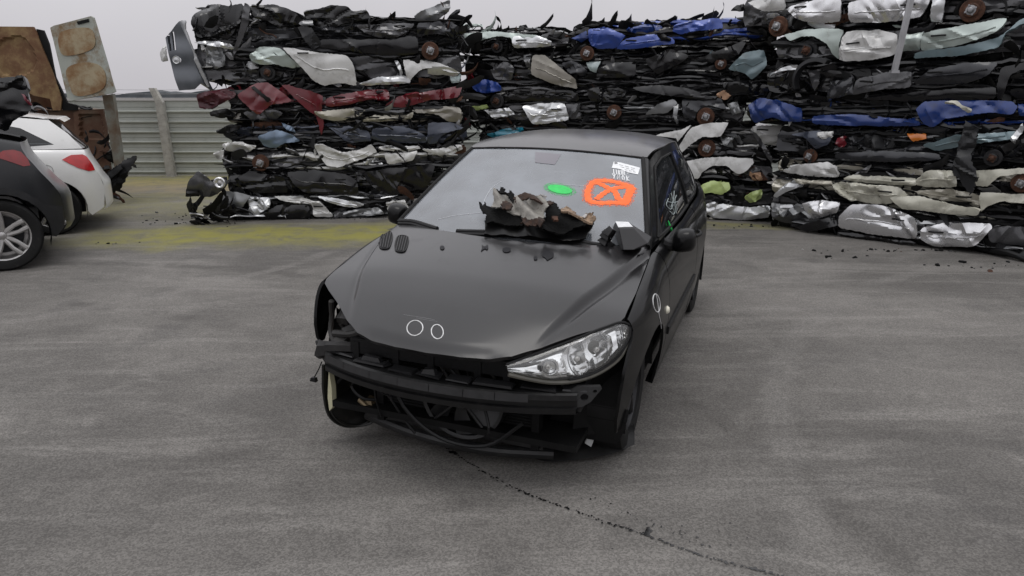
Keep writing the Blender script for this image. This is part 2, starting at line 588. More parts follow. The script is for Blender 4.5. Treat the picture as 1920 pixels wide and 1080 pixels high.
    bmp.inputs["Strength"].default_value = .35
    bmp.inputs["Distance"].default_value = .006
    l(sp_, bmp.inputs["Height"])
    l(bmp.outputs[0], p.inputs["Normal"])
    v_, f_ = [], []
    xs = [-400, -60, -20, -10, -5, 0, 5, 10, 20, 60, 400]
    ys = [-60, -10, 0, 4, 8, 12, 20, 60, 900]
    for x in xs:
        for y in ys: v_.append((x, y, 0))
    k = len(ys)
    for i in range(len(xs) - 1):
        for j in range(k - 1): f_.append((i * k + j, (i + 1) * k + j, (i + 1) * k + j + 1, i * k + j + 1))
    g = mesh_obj("ground", v_, f_, m)
    g["kind"] = "structure"
ground()

def hills():
    m = mat("far_trees", (.05, .055, .06), rough=1, var=.4, scale=.05)
    rnd = random.Random(4)
    mb = MB()
    v = []
    n = 160
    for i in range(n + 1):
        x = -420 + 840 * i / n
        h = 1.0 + 5.0 * (.5 + .3 * sin(i * .21) + .2 * sin(i * .63 + 1)) + rnd.uniform(-.5, .5)
        v += [(x, 520, -1), (x + rnd.uniform(-1, 1), 522, h * .8), (x, 540, h), (x, 620, -1)]
    f = []
    for i in range(n):
        for j in range(3): f.append((i * 4 + j, (i + 1) * 4 + j, (i + 1) * 4 + j + 1, i * 4 + j + 1))
    mb.add(v, f)
    o = mb.build("hills", m)
    o["kind"] = "structure"
hills()

# ================================================================== HERO CAR
CAR_YAW, CAR_X, CAR_Y, CAR_ROLL, CAR_PITCH = -0.346044, -0.382208, 2.760221, 0.0285787, 0.0038511
CARM = Matrix.Translation((CAR_X, CAR_Y, 0)) @ Matrix.Rotation(CAR_YAW, 4, 'Z') @ Matrix.Rotation(CAR_ROLL, 4, 'Y') @ Matrix.Rotation(CAR_PITCH, 4, 'X')

class Shape:
    """half-width / height functions of a car along its length (y back from the nose)"""
    def __init__(s, **k): s.__dict__.update(k)
    def side(s, sg=1, off=0.0):
        def f(Y, v):
            xm, tx, tz, zm = s.Xmax(Y), s.topX(Y), s.topZ(Y), s.zm
            if v <= 0:
                Z = zm + v
                X = xm - s.tuck * (max(0, -v) / .45) ** 2
            else:
                ph = min(1.0, v / s.vt) * pi / 2
                Z = zm + (tz - zm) * sin(ph) ** .92
                X = tx + (xm - tx) * cos(ph)
            return Vector((sg * (X + off), Y, Z))
        return f
    def v(s, Y, Z):
        if Z <= s.zm: return Z - s.zm
        q = min(1, (Z - s.zm) / (s.topZ(Y) - s.zm)) ** (1 / .92)
        return s.vt * math.asin(q) / (pi / 2)
    def poly(s, pts): return [(Y, s.v(Y, Z)) for Y, Z in pts]
    def gh(s, sg=1, off=0.0):
        def f(Y, Z):
            tz, rz, tx, rx = s.topZ(Y), s.roofZ(Y), s.topX(Y) - s.ledge, s.roofX(Y)
            q = max(0, min(1.1, (Z - tz) / (rz - tz)))
            return Vector((sg * (rx + (tx - rx) * (1 - q ** 1.35) + off), Y, Z))
        return f

HS = Shape(zm=.60, tuck=.06, vt=.30, ledge=.012,
    Xmax=spl([.3, .42, .6, .8, 1.2, 2.0, 2.8, 3.3, 3.6, 3.8], [.745, .775, .808, .825, .822, .826, .828, .81, .765, .66]),
    topX=spl([.42, .66, .9, 1.16, 1.5, 2.5, 3.2, 3.6, 3.8], [.735, .738, .733, .722, .742, .755, .725, .64, .52]),
    topZ=spl([.42, .66, .9, 1.16, 1.5, 2.5, 3.3, 3.8], [.768, .823, .873, .908, .925, .955, .99, .985]),
    roofX=spl([1.2, 1.78, 2.3, 3.0, 3.5], [.66, .556, .575, .555, .50]),
    roofZ=spl([1.2, 1.78, 2.3, 3.0, 3.45], [1.0, 1.312, 1.352, 1.335, 1.27]))

ZC = spl([.0, .045, .12, .25, .4, .6, .8, .95, 1.2], [.62, .652, .700, .762, .812, .866, .908, .934, .972])
ZE = spl([.0, .1, .25, .42, .66, .9, 1.16, 1.3], [.46, .55, .67, .765, .825, .877, .912, .935])
CRX = spl([.05, .2, .5, .94, 1.12], [.36, .43, .555, .668, .70])
def hoodZ(X, Y, off=0.0):
    a = abs(X)
    z = ZC(Y) - (ZC(Y) - ZE(Y)) * (a / .735) ** 2.4
    d = a - CRX(Y)
    z += (.030 * sstep(.10, .5, Y)) * (1 - sstep(-.006, .024, d)) - .008 * sstep(.1, .4, Y) * exp(-((d - .026) / .016) ** 2)
    z -= .012 * (1 - sstep(.0, .05, Y - .045 - .05 * (min(a, .36) / .353) ** 2)) * (1 - sstep(.24, .36, a))
    return Vector((X, Y, z + off))

def wsf(off=0.0):
    def raw(a, b):
        s, t = a / .62, b / .85
        X = s * (.702 + (.535 - .702) * t)
        Yb = .945 + .170 * s * s
        Yt = 1.70 + .075 * s * s
        Z = (.942 - .000 * s * s) + ((1.338 - .026 * s * s) - .942) * t + .055 * t * (1 - t)
        return Vector((X, Yb + (Yt - Yb) * t, Z))
    def f(a, b):
        p = raw(a, b)
        if off:
            n = (raw(a + .003, b) - p).cross(raw(a, b + .003) - p).normalized()
            p = p + n * off
        return p
    return f

car = bpy.data.objects.new("wrecked_car", None)
COL.objects.link(car)
car.matrix_world = CARM
tag(car, "black three-door hatchback without front bumper or right headlamp, parked alone on the tarmac", "car")

def overspray(name, col, dens=.34):
    m = bpy.data.materials.new(name)
    m.use_nodes = True
    n = m.node_tree.nodes
    l = m.node_tree.links.new
    p = n["Principled BSDF"]
    p.inputs["Base Color"].default_value = (*col, 1)
    p.inputs["Roughness"].default_value = .8
    t = n.new("ShaderNodeTexCoord")
    z = n.new("ShaderNodeTexNoise")
    z.inputs["Scale"].default_value = 160
    z.inputs["Detail"].default_value = 3
    l(t.outputs["Object"], z.inputs["Vector"])
    r = n.new("ShaderNodeMapRange")
    r.inputs["From Min"].default_value = .40
    r.inputs["From Max"].default_value = .66
    r.inputs["To Max"].default_value = dens * 2
    l(z.outputs[0], r.inputs["Value"])
    l(r.outputs[0], p.inputs["Alpha"])
    return m
def mirror(poly): return poly + [(-x, y) for x, y in reversed(poly) if abs(x) > 1e-6]

def build_hero():
    P = car
    # ---------------- hood
    half = [(0, .045), (.15, .052), (.27, .07), (.353, .095), (.45, .165), (.57, .275), (.66, .35), (.718, .405), (.731, .44), (.735, .66), (.729, .9), (.722, 1.05), (.713, 1.155),
            (.60, 1.06), (.4, .965), (.2, .915)]
    hp = [(x, y) for x, y in half[:-3]] + [(.60, 1.045), (.4, .943), (.2, .892), (0, .888)] + [(-x, y) for x, y in reversed(half[1:])]
    hood = sheet(hp, hoodZ, sp=.0088, skirt=.022).build("hood", DUSTY, P, sharp=75)
    # centre scoop under the nose lip
    g = MB()
    for x0, w in ((-.56, .062), (-.475, .062)):
        pass
    # vents: two barred openings at the right rear corner of the hood
    VB = mat("vent_bar_grey", (.03, .03, .032), rough=.35, coat=.3)
    for quad in (((715, 437), (738, 438), (730, 469), (708, 467)), ((745, 441), (768, 444), (760, 475), (738, 472))):
        a, b, c, d = [Vector(px_on(hoodZ, CARM, x, y, -.5, .8)) for x, y in quad]
        def bil(u, v): return tuple((a.lerp(b, u)).lerp(d.lerp(c, u), v))
        ol = smooth_poly([bil(u, v) for u, v in ((.0, .22), (.18, .02), (.8, 0), (1, .18), (1, .82), (.82, 1), (.2, 1), (0, .8))], 2)
        fr = MB()
        sheet(ol, lambda x, y: hoodZ(x, y, .004), sp=.012, skirt=.005, mb=fr)
        vent = fr.build("hood_vent", SHADOW, P)
        for k in range(4):
            bar = MB()
            u = .2 + .2 * k
            bar.tube([hoodZ(*bil(u, .06 + .88 * t / 8), .006) for t in range(9)], .0015, 6)
            bar.build("vent_bar", VB, vent)
        rim_ = MB()
        rim_.tube([hoodZ(x, y, .004) for x, y in ol + ol[:1]], .003, 6)
        rim_.build("vent_rim", BLACK, vent)
    # dark fluid spots on the hood
    SPOT = mat("grease", (.004, .004, .006), rough=.5, spec=.2)
    rnd = random.Random(3)
    spots = [[(829, 461), (834, 464), (832, 469), (826, 469), (824, 464)],
             [(903, 459), (906, 463), (911, 463), (914, 459), (916, 466), (913, 470), (909, 467), (905, 470), (901, 473), (904, 466)],
             [(942, 467), (950, 464), (958, 467), (957, 473), (947, 475), (942, 471)],
             [(1002, 481), (1007, 482), (1008, 488), (1002, 489), (1000, 485)],
             [(1023, 471), (1027, 469), (1032, 473), (1039, 475), (1037, 484), (1030, 487), (1026, 490), (1022, 484), (1016, 482), (1018, 474)]]
    for sp_ in spots:
        ol = [px_on(hoodZ, CARM, x, y, .1, .85) for x, y in sp_]
        sheet(smooth_poly(ol, 1), lambda a, b: hoodZ(a, b, .004), sp=.012, skirt=.003).build("grease_spot", SPOT, hood)
    CHALK = mat("chalk", (.62, .62, .62), rough=.9, var=.25, scale=60)
    def stroke(mb, pxs, surf, r, a0, b0, closed=False):
        pts = [px_on(surf, CARM, x, y, a0, b0) for x, y in pxs]
        P3 = curve3([(a, b, 0) for a, b in pts], max(8, 5 * len(pts)))
        mb.tube([surf(p.x, p.y) for p in P3], r, 6)
    for cx, cy, rx, ry, tilt in ((778, 615, 15, 14, -.35), (820, 622, 11, 13.5, -.25)):
        mb = MB()
        pxs = []
        for k in range(13):
            th = 2 * pi * k / 12 + 1.2
            x, y = rx * cos(th), ry * sin(th)
            pxs.append((cx + x * cos(tilt) - y * sin(tilt), cy + x * sin(tilt) + y * cos(tilt)))
        stroke(mb, pxs, lambda a, b: hoodZ(a, b, .001), .0024, 0, .15)
        mb.build("chalk_ring", CHALK, hood)
    SCRATCH = mat("scratch", (.16, .16, .165), rough=.6)
    mb = MB()
    stroke(mb, [(757, 590), (775, 593), (795, 596), (815, 600)], lambda a, b: hoodZ(a, b, -.0002), .0012, 0, .2)
    stroke(mb, [(780, 596), (800, 600), (820, 603)], lambda a, b: hoodZ(a, b, -.0002), .0009, 0, .2)
    mb.build("scratch_mark", SCRATCH, hood)

    # ---------------- sides
    for sg in (1, -1):
        f = HS.side(sg)
        fl = sg > 0
        wa = arc(.80, .30, .335, -8, 186, 16)
        fen = [(.435, .768), (.66, .823), (.9, .873), (1.10, .902), (1.165, .908), (1.185, .86), (1.205, .75), (1.215, .55), (1.205, .30), (1.20, .225), (1.135, .22)] + wa[:-1] + \
              [(.465, .27), (.41, .25), (.372, .33), (.36, .45), (.372, .56), (.405, .64), (.448, .715)]
        fenp = HS.poly(fen)
        if sg < 0:
            fenp = HS.poly([(.425, .768), (.66, .823), (.9, .873), (1.10, .902), (1.165, .908), (1.185, .86), (1.205, .75), (1.215, .55), (1.205, .30), (1.20, .225), (1.135, .22)] + wa[:-4] +
                           [(.44, .455), (.40, .46), (.372, .49), (.36, .56), (.375, .64), (.40, .72)])
        fender = sheet(fenp, f, sp=.035, skirt=.014, flip=not fl).build("front_fender", BLACK, P)
        # arch liner + inner wall
        lin = MB()
        lin.grid(lambda u, v: Vector((sg * (.765 - .30 * v), .80 + .345 * cos(radians(2 + 190 * u)), .30 + .345 * sin(radians(2 + 190 * u)))), 20, 3)
        lin.build("arch_liner", SHADOW, P)
        # door (long three-door door)
        dp = HS.poly([(1.175, .9085), (1.5, .925), (2.0, .94), (2.42, .953), (2.445, .8), (2.45, .6), (2.43, .42), (2.36, .27), (1.215, .245), (1.222, .40), (1.225, .55), (1.215, .75), (1.195, .86)])
        door = sheet(dp, f, sp=.045, skirt=.014, flip=not fl).build("door", BLACK, P)
        rub = sheet(HS.poly([(1.24, .455), (2.425, .465), (2.43, .505), (1.24, .495)]), HS.side(sg, .010), sp=.03, skirt=.012, flip=not fl).build("rub_strip", BLACKP, door)
        hd = MB()
        hp_ = [f(2.24 + .17 * k / 8, HS.v(2.3, .80)) + Vector((sg * (.012 + .022 * sin(pi * k / 8)), 0, 0)) for k in range(9)]
        hd.tube(hp_, .012, 8)
        hd.build("handle", BLACKP, door)
        # sill, quarter panel
        sheet(HS.poly([(1.14, .205), (2.88, .205), (2.88, .265), (2.40, .262), (1.215, .238), (1.14, .214)]), f, sp=.05, skirt=.04, flip=not fl).build("sill", BLACK, P)
        wb = arc(3.24, .30, .335, 186, -8, 16)
        qp = HS.poly([(2.428, .9535), (2.9, .972), (3.3, .99), (3.6, .99), (3.8, .984), (3.80, .45), (3.79, .26), (3.585, .25)] + wb[::-1] + [(2.895, .22), (2.41, .268), (2.442, .42), (2.462, .6), (2.456, .8)])
        sheet(qp, f, sp=.045, skirt=.014, flip=not fl).build("quarter_panel", BLACK, P)
        lin = MB()
        lin.grid(lambda u, v: Vector((sg * (.79 - .30 * v), 3.24 + .345 * cos(radians(-20 + 220 * u)), .30 + .345 * sin(radians(-20 + 220 * u)))), 20, 3)
        lin.build("arch_liner", SHADOW, P)
        # greenhouse side: frame with two glass openings
        g = HS.gh(sg)
        outer = [(1.19, .912), (1.30, .98), (1.50, 1.115), (1.66, 1.225), (1.80, 1.300), (2.0, 1.331), (2.3, 1.350), (2.7, 1.349), (3.0, 1.335), (3.25, 1.302), (3.40, 1.262), (3.55, 1.15), (3.70, .990), (3.3, .992), (2.5, .957), (1.5, .927)]
        dg = [(1.345, .945), (1.52, 1.065), (1.68, 1.175), (1.83, 1.262), (2.05, 1.295), (2.38, 1.303), (2.40, .975), (2.0, .962), (1.5, .948)]
        qg = [(2.50, .985), (2.48, 1.305), (2.8, 1.300), (3.05, 1.275), (3.22, 1.20), (3.34, 1.06), (3.33, 1.02), (3.0, 1.0)]
        sheet(outer, g, sp=.035, holes=(dg, qg), skirt=.012, flip=not fl).build("side_frame", BLACK, P)
        wg = sheet(dg, HS.gh(sg, -.006), sp=.05, skirt=0, flip=not fl).build("door_window", SIDEGLASS, P)
        sheet(qg, HS.gh(sg, -.006), sp=.05, skirt=0, flip=not fl).build("quarter_window", DARKGLASS, P)
        # rubber frame round the door glass
        fr = MB()
        fr.tube([g(a, b) + Vector((sg * .002, 0, 0)) for a, b in [tuple(q) for q in densify(dg, .04)]] + [g(*dg[0]) + Vector((sg * .002, 0, 0))], .008, 6)
        fr.build("window_seal", RUBBER, P)
        if sg > 0:
            mk = MB()
            gf = HS.gh(1, .001)
            def gm(px): return px_on(gf, CARM, px[0], px[1], 1.8, 1.1)
            for st in ([(1253, 372), (1250, 386), (1256, 392), (1262, 384)], [(1258, 362), (1262, 375), (1266, 388), (1268, 400)], [(1264, 358), (1263, 372), (1258, 388)],
                       [(1252, 378), (1262, 380), (1270, 378)], [(1268, 366), (1266, 380), (1270, 394)], [(1256, 396), (1262, 402), (1265, 396), (1260, 390)]):
                q = [gm(p) for p in st]
                mk.tube([gf(p.x, p.y) for p in curve3([(a, b, 0) for a, b in q], 14)], .0026, 5)
            mk.build("marker_scrawl", mat("white_marker", (.27, .31, .31), rough=.8), wg)
            gs = MB()
            q = [gm(p) for p in ((1253, 414), (1256, 424), (1259, 434), (1260, 442))]
            gs.tube([gf(p.x, p.y) for p in curve3([(a, b, 0) for a, b in q], 10)], [.002, .004, .006, .007, .008, .008, .008, .007, .006, .004, .002], 6)
            gs.build("spray_mark", mat("green_side_spray", (.02, .55, .10), rough=.7), wg)
            # chalk oval with a run on the front fender, side repeater
            ff = HS.side(1, .0015)
            ov = MB()
            pts = []
            for k in range(15):
                th = 2 * pi * k / 14 - 1.4
                pts.append(px_on(ff, CARM, 1231 + 6.5 * cos(th) + 2 * sin(th), 568 + 17 * sin(th), .75, .1))
            pts += [px_on(ff, CARM, x, y, .75, .1) for x, y in ((1236, 592), (1239, 604), (1240, 616))]
            ov.tube([ff(p.x, p.y) for p in curve3([(a, b, 0) for a, b in pts[:15]], 40)], .0022, 6)
            ov.tube([ff(p.x, p.y) for p in curve3([(a, b, 0) for a, b in pts[14:]], 10)], .0016, 6)
            ov.build("chalk_ring", CHALK, fender)
        rp = MB()
        rp.lathe([(.0, .016), (.014, .013), (.021, .004), (.022, -.004)], f(1.10, HS.v(1.10, .63)), (sg, 0, .1), 14)
        rp.build("side_repeater", mat("repeater_lens", (.75, .72, .6), rough=.2, coat=.5), fender)
        # mirror: shell with arm
        mm = MB()
        c = Vector((sg * .848, 1.40, .935))
        def shell(u, v):
            th, ph = 2 * pi * u, pi * v
            x, y, z = cos(th) * sin(ph), -cos(ph), sin(th) * sin(ph)
            x = math.copysign(abs(x) ** .6, x); z = math.copysign(abs(z) ** .62, z)
            return c + Vector((x * .062 * (1 - .1 * z), y * (.075 if y < 0 else .035), z * .064 + .008 * x * sg))
        mm.grid(shell, 24, 14)
        mo = mm.build("mirror", BLACK, P, sharp=60)
        ar = MB()
        ar.tube([(sg * .735, 1.36, .915), (sg * .76, 1.37, .905), (sg * .80, 1.39, .90)], [.035, .03, .028], 10)
        ar.build("mirror_arm", BLACKP, mo)
        tri = sheet([(1.30, .935), (1.345, .948), (1.49, 1.045), (1.45, .95), (1.43, .938)], HS.gh(sg, .004), sp=.03, skirt=.01, flip=not fl).build("mirror_base", BLACKP, mo)
    # wheels
    for sg in (1, -1):
        for y in (.80, 3.24):
            w = MB()
            c = Vector((sg * (.655 if y < 2 else .69), y, .285))
            w.lathe([(.185, -.08), (.25, -.088), (.278, -.075), (.285, -.04), (.285, .04), (.278, .075), (.25, .088), (.19, .082), (.183, .06)], c, (sg, 0, 0), 36)
            wh = w.build("wheel", RUBBER, P)
            r = MB()
            r.lathe([(.186, .07), (.178, .055), (.17, .02), (.168, -.06), (.05, -.06)], c, (sg, 0, 0), 30)
            for k in range(5):
                a = 2 * pi * k / 5 + .3
                d = Vector((0, cos(a), sin(a)))
                r.tube([c + d * .03 + Vector((sg * .05, 0, 0)), c + d * .1 + Vector((sg * .055, 0, 0)), c + d * .175 + Vector((sg * .045, 0, 0))], [.026, .02, .024], 8)
            r.lathe([(0, .062), (.04, .06), (.05, .04)], c, (sg, 0, 0), 16)
            r.build("rim", DKMETAL, wh)
    # ---------------- windscreen
    ws = wsf()
    box = [(-.612, .012), (-.40, .004), (0, 0), (.40, .004), (.612, .012), (.612, .845), (0, .85), (-.612, .845)]
    glass = sheet(box, ws, sp=.045, skirt=.004).build("windscreen", WSGLASS, P)
    # black ceramic band/rubber seal along the edges
    for nm, line, r in (("windscreen_seal", [(-.618, .0), (-.618, .425), (-.618, .855)], .013), ("windscreen_seal", [(.618, .0), (.618, .425), (.618, .855)], .013), ("windscreen_seal", [(-.62, .856), (-.3, .858), (0, .859), (.3, .858), (.62, .856)], .008)):
        sl = MB()
        q = curve3([(a, b, 0) for a, b in line], 24)
        sl.tube([ws(p.x, p.y) for p in q], r, 8)
        sl.build(nm, RUBBER, P)
    # a pillars: ribbon from the screen edge round to the side frame
    for sg in (1, -1):
        ap = MB()
        g = HS.gh(sg)
        op = curve3([(1.19, .912, 0), (1.30, .98, 0), (1.50, 1.115, 0), (1.66, 1.225, 0), (1.80, 1.300, 0)], 24)
        def pil(u, v):
            k = int(round(u * 24))
            b = g(op[k].x, op[k].y)
            a = ws(sg * .63, -.02 + .885 * u)
            m_ = (a + b) / 2 + Vector((sg * .012, -.012, .008))
            return a * (1 - v) ** 2 + m_ * 2 * v * (1 - v) + b * v * v
        ap.grid(pil, 24, 5, flip=sg > 0)
        ap.build("a_pillar", BLACK, P)
    # roof
    RZ = spl([1.69, 1.9, 2.2, 2.6, 3.0, 3.45], [1.342, 1.375, 1.400, 1.408, 1.393, 1.33])
    def roof(X, Y):
        rx, rz = HS.roofX(Y), HS.roofZ(Y)
        q = min(1.0, abs(X) / (rx + .004))
        return Vector((X, Y, RZ(Y) - (RZ(Y) - rz - .001) * q ** 3.2))
    ro = [(0, 1.706), (.3, 1.724), (.5, 1.765), (.553, 1.80)] + [(HS.roofX(1.8 + 1.6 * k / 10) + .003, 1.8 + 1.6 * k / 10) for k in range(1, 11)] + [(.45, 3.44), (.2, 3.47), (0, 3.48)]
    ro = ro + [(-x, y) for x, y in reversed(ro[1:-1])]
    sheet(ro, roof, sp=.045, skirt=.012).build("roof", DUSTY, P)
    ant = MB()
    # tailgate with rear glass, rear bumper
    def tg(u, v):
        X = (u - .5) * 2
        z = 1.33 - .36 * v
        w = .50 + .12 * v
        return Vector((X * w, 3.46 + .26 * v + .05 * (1 - X * X), z + .02 * (1 - X * X) * (1 - v)))
    m_ = MB(); m_.grid(tg, 16, 8)
    m_.build("rear_window", DARKGLASS, P)
    def tl(u, v):
        X = (u - .5) * 2
        z = .985 - .50 * v
        return Vector((X * (.54 + .12 * sstep(0, .5, v)), 3.79 + .06 * (1 - X * X) + .02 * sin(pi * v), z))
    m_ = MB(); m_.grid(tl, 16, 8)
    m_.build("tailgate", BLACK, P)
    def rb(u, v):
        X = (u - .5) * 2
        return Vector((X * .665, 3.80 + .07 * (1 - X * X) + .03 * sin(pi * v), .49 - .27 * v))
    m_ = MB(); m_.grid(rb, 16, 6)
    m_.build("rear_bumper", BLACK, P)
    # ---------------- cabin
    m_ = MB()
    m_.grid(lambda u, v: Vector(((u - .5) * 1.40, .98 + .55 * v, .925 - .02 * v - .10 * max(0, v - .75) * 4 + .03 * exp(-((u - .72) / .1) ** 2) * sstep(.2, .8, v))), 20, 8)
    m_.box((0, 1.5, .72), (1.36, .12, .34))
    m_.build("dashboard", INTER, P)
    st = MB()
    c = Vector((.36, 1.63, .90)); ax = Vector((0, .9, .45)).normalized()
    a = Vector((1, 0, 0)); b = ax.cross(a)
    st.tube([c + (a * cos(2 * pi * k / 24) + b * sin(2 * pi * k / 24)) * .185 for k in range(25)], .015, 8, cap=False)
    for ang in (0, pi, -pi / 2): st.tube([c, c + (a * cos(ang) + b * sin(ang)) * .18], .018, 6)
    st.lathe([(0, .03), (.06, .025), (.07, 0)], c, -ax, 12)
    st.build("steering_wheel", BLACKP, P)
    for sx_ in (.36, -.36):
        se = MB()
        def cush(u, v):
            x, t = (u - .5) * 2, v
            return Vector((sx_ + x * .24, 1.85 + .5 * t, .50 + .05 * abs(x) ** 3 + .02 * sin(pi * t)))
        se.grid(cush, 10, 8)
        so = se.build("seat", INTER, P)
        bk = MB()
        def back(u, v):
            th = 2 * pi * u
            w = .23 * (1 - .3 * v ** 4)
            return Vector((sx_ + w * cos(th), 2.34 + .22 * v + .06 * sin(th), .48 + .62 * v))
        bk.grid(back, 20, 8)
        bk.lathe([(0, .1), (.09, .09), (.11, .04), (.1, 0), (0, -.01)], (sx_, 2.58, 1.14), (0, .1, 1), 14)
        bk.build("backrest", INTER, so)
    rs = MB()
    rs.box((0, 3.05, .72), (1.15, .16, .62), Matrix.Rotation(radians(-14), 3, 'X'))
    rs.box((0, 2.85, .42), (1.15, .5, .14))
    rs.build("rear_seat", INTER, P)
    mi_ = MB()
    mp = [px_on(ws, CARM, x, y, 0, .7) for x, y in ((1004, 285), (1052, 290), (1040, 309), (1003, 305))]
    sheet(mp, wsf(.002), sp=.02, skirt=.002).build("mirror_pad", mat("pad_black", (.10, .09, .11), rough=.35, coat=.8), glass)
    rm = MB(); rm.box((0, 1.86, 1.24), (.24, .03, .07), None, 0, .95); rm.build("rear_view_mirror", BLACKP, P)
    fl_ = MB()
    fl_.box((0, 2.35, .24), (1.42, 2.3, .05))
    fl_.box((0, 3.45, .36), (1.0, .6, .28))
    fl_.box((0, 1.16, .56), (1.30, .03, .70))
    fl_.build("floor_pan", SHADOW, P)
    # ---------------- windscreen marks
    def wp(x, y, off=.003): return px_on(ws, CARM, x, y, .2, .4)
    OR = mat("orange_spray", (.90, .155, .035), rough=.75, var=.12, scale=30)
    GR = mat("green_spray", (.045, .55, .12), rough=.75, var=.15, scale=30)
    def spray(name, strokes, m, w, parent, h=.0035):
        mb = MB()
        for st_ in strokes:
            q = [wp(*p) for p in st_]
            C3 = curve3([(a, b, 0) for a, b in q], 6 * len(q))
            vv, ff_ = [], []
            for k, p in enumerate(C3):
                t = (C3[min(k + 1, len(C3) - 1)] - C3[max(0, k - 1)]).normalized()
                nn = Vector((-t.y, t.x, 0))
                ww = w * (1 + .18 * sin(k * 1.7))
                if k in (0, len(C3) - 1): ww *= .5
                for s_, o_ in ((-1.0, -.0022), (-.6, 0), (.6, 0), (1.0, -.0022)):
                    e = p + nn * ww * s_
                    vv.append(wsf(h + o_ * (h / .0035))(e.x, e.y))
            for k in range(len(C3) - 1):
                for j in range(3): ff_.append((k * 4 + j, (k + 1) * 4 + j, (k + 1) * 4 + j + 1, k * 4 + j + 1))
            mb.add(vv, ff_)
        return mb.build(name, m, parent)
    Z4 = lambda l: [(1060 + x / 5.4, 280 + y / 5.4) for x, y in l]
    spray("spray_mark", [Z4([(690, 385), (560, 345), (430, 320), (300, 325), (245, 380), (225, 460), (250, 525), (350, 545), (500, 540), (610, 545), (640, 480), (690, 385)]),
                         Z4([(320, 335), (420, 385), (500, 430), (540, 500), (610, 540)]), Z4([(310, 510), (400, 440), (480, 400), (580, 385), (670, 385)]),
                         Z4([(655, 380), (640, 450), (590, 535)])], OR, .0165, glass)
    OS = overspray('orange_overspray', (.90, .17, .05))
    spray("overspray", [Z4([(690, 385), (560, 345), (430, 320), (300, 325), (245, 380), (225, 460), (250, 525), (350, 545), (500, 540), (610, 545), (640, 480), (690, 385)])], OS, .030, glass, .0015)
    dash = []
    for k in range(16):
        th = 2 * pi * k / 16
        dash.append(wp(1050 + 23 * cos(th) + 1.5 * sin(th), 355.5 + 3 * cos(th) + 8 * sin(th)))
    sheet(dash, wsf(.003), sp=.02, skirt=.002).build("spray_mark", GR, glass)
    d2 = []
    for k in range(16):
        th = 2 * pi * k / 16
        d2.append(wp(1050 + 31 * cos(th) + 1.5 * sin(th), 355.5 + 4 * cos(th) + 12 * sin(th)))
    sheet(d2, wsf(.0015), sp=.02, skirt=.001).build("overspray", overspray('green_overspray', (.05, .5, .13)), glass)
    STK = mat("sticker_paper", (.72, .73, .74), rough=.6, var=.12, scale=40)
    st_ = [wp(*p) for p in Z4([(490, 128), (560, 138), (755, 190), (735, 258), (640, 238), (560, 205), (470, 190)])]
    so = sheet(st_, wsf(.003), sp=.02, skirt=.002).build("sticker", STK, glass)
    dk = MB()
    dq = [wp(*p) for p in Z4([(495, 133), (520, 130), (530, 150), (500, 155)])]
    sheet(dq, wsf(.0045), sp=.01, skirt=.001, mb=dk)
    for a, b in (((545, 160), (720, 205)), ((560, 182), (715, 222)), ((600, 210), (725, 240))):
        q = [wp(*p) for p in Z4([(a[0] + (b[0] - a[0]) * t / 9, a[1] + (b[1] - a[1]) * t / 9) for t in range(10)])]
        for k in range(0, 9):
            if k % 3 != 2: dk.tube([wsf(.0035)(*q[k]), wsf(.0035)(*q[k + 1])], .0014, 4)
    dk.build("print", mat("sticker_print", (.22, .22, .23), rough=.7), so)
    # handwriting in white paint marker: TIRUL / YNOK
    WM = mat("white_marker_pen", (.72, .73, .74), rough=.8)
    FONT = {'T': [[(0, 1), (.7, 1)], [(.35, 1), (.35, 0)]], 'I': [[(.3, 1), (.3, 0)]], 'R': [[(0, 0), (0, 1), (.55, .9), (.5, .55), (0, .5)], [(.2, .5), (.6, 0)]],
            'U': [[(0, 1), (.05, .1), (.4, 0), (.6, .2), (.6, 1)]], 'L': [[(0, 1), (0, 0), (.6, .05)]], 'Y': [[(0, 1), (.35, .5)], [(.7, 1), (.2, 0)]],
            'N': [[(0, 0), (.05, 1), (.5, .05), (.6, 1)]], 'O': [[(.3, 1), (0, .6), (.1, .1), (.4, 0), (.6, .5), (.3, 1)]], 'K': [[(0, 1), (.05, 0)], [(.6, .9), (.05, .45), (.65, .05)]], '-': [[(0, .5), (.5, .45)]]}
    for word, (x0, y0), (x1, y1), h in (("TIRUL-", (478, 255), (650, 272), 48), ("YNOK", (475, 300), (665, 330), 50)):
        mb = MB()
        n = len(word)
        for i, ch in enumerate(word):
            for stx in FONT[ch]:
                q = []
                for a, b in stx:
                    t = (i + .85 * a) / n
                    q.append(wp(*Z4([(x0 + (x1 - x0) * t + 6 * (1 - b), y0 + (y1 - y0) * t - h * b)])[0]))
                mb.tube([wsf(.002)(*p) for p in q], .0033, 5)
        mb.build("handwriting", WM, glass)
    # crack-like wipe streaks on the glass
    wk = MB()
    for pts in ([(905, 385), (912, 368), (925, 350), (940, 340)], [(820, 412), (850, 405), (900, 399), (930, 394)], [(1035, 345), (1070, 347), (1100, 350)]):
        q = [wp(*p) for p in pts]
        C3 = curve3([(a, b, 0) for a, b in q], 20)
        wk.tube([wsf(.0)(p.x, p.y) for p in C3], .0022, 5)
    wk.build("smear", mat("dried_smear", (.42, .43, .45), rough=.8), glass)
    # ---------------- cowl and wipers
    cw = MB()
    cw.grid(lambda u, v: Vector(((u - .5) * 1.40, .885 + .165 * ((u - .5) * 2) ** 2 + .10 * v, .893 - .01 * ((u - .5) * 2) ** 2 + .035 * v)), 24, 4)
    cw.build("cowl", BLACKP, P)
    for base, tip, bow in ((((.30), .02), (-.10, .02), .03), ((-.18, .02), (-.56, .035), .02)):
        pass
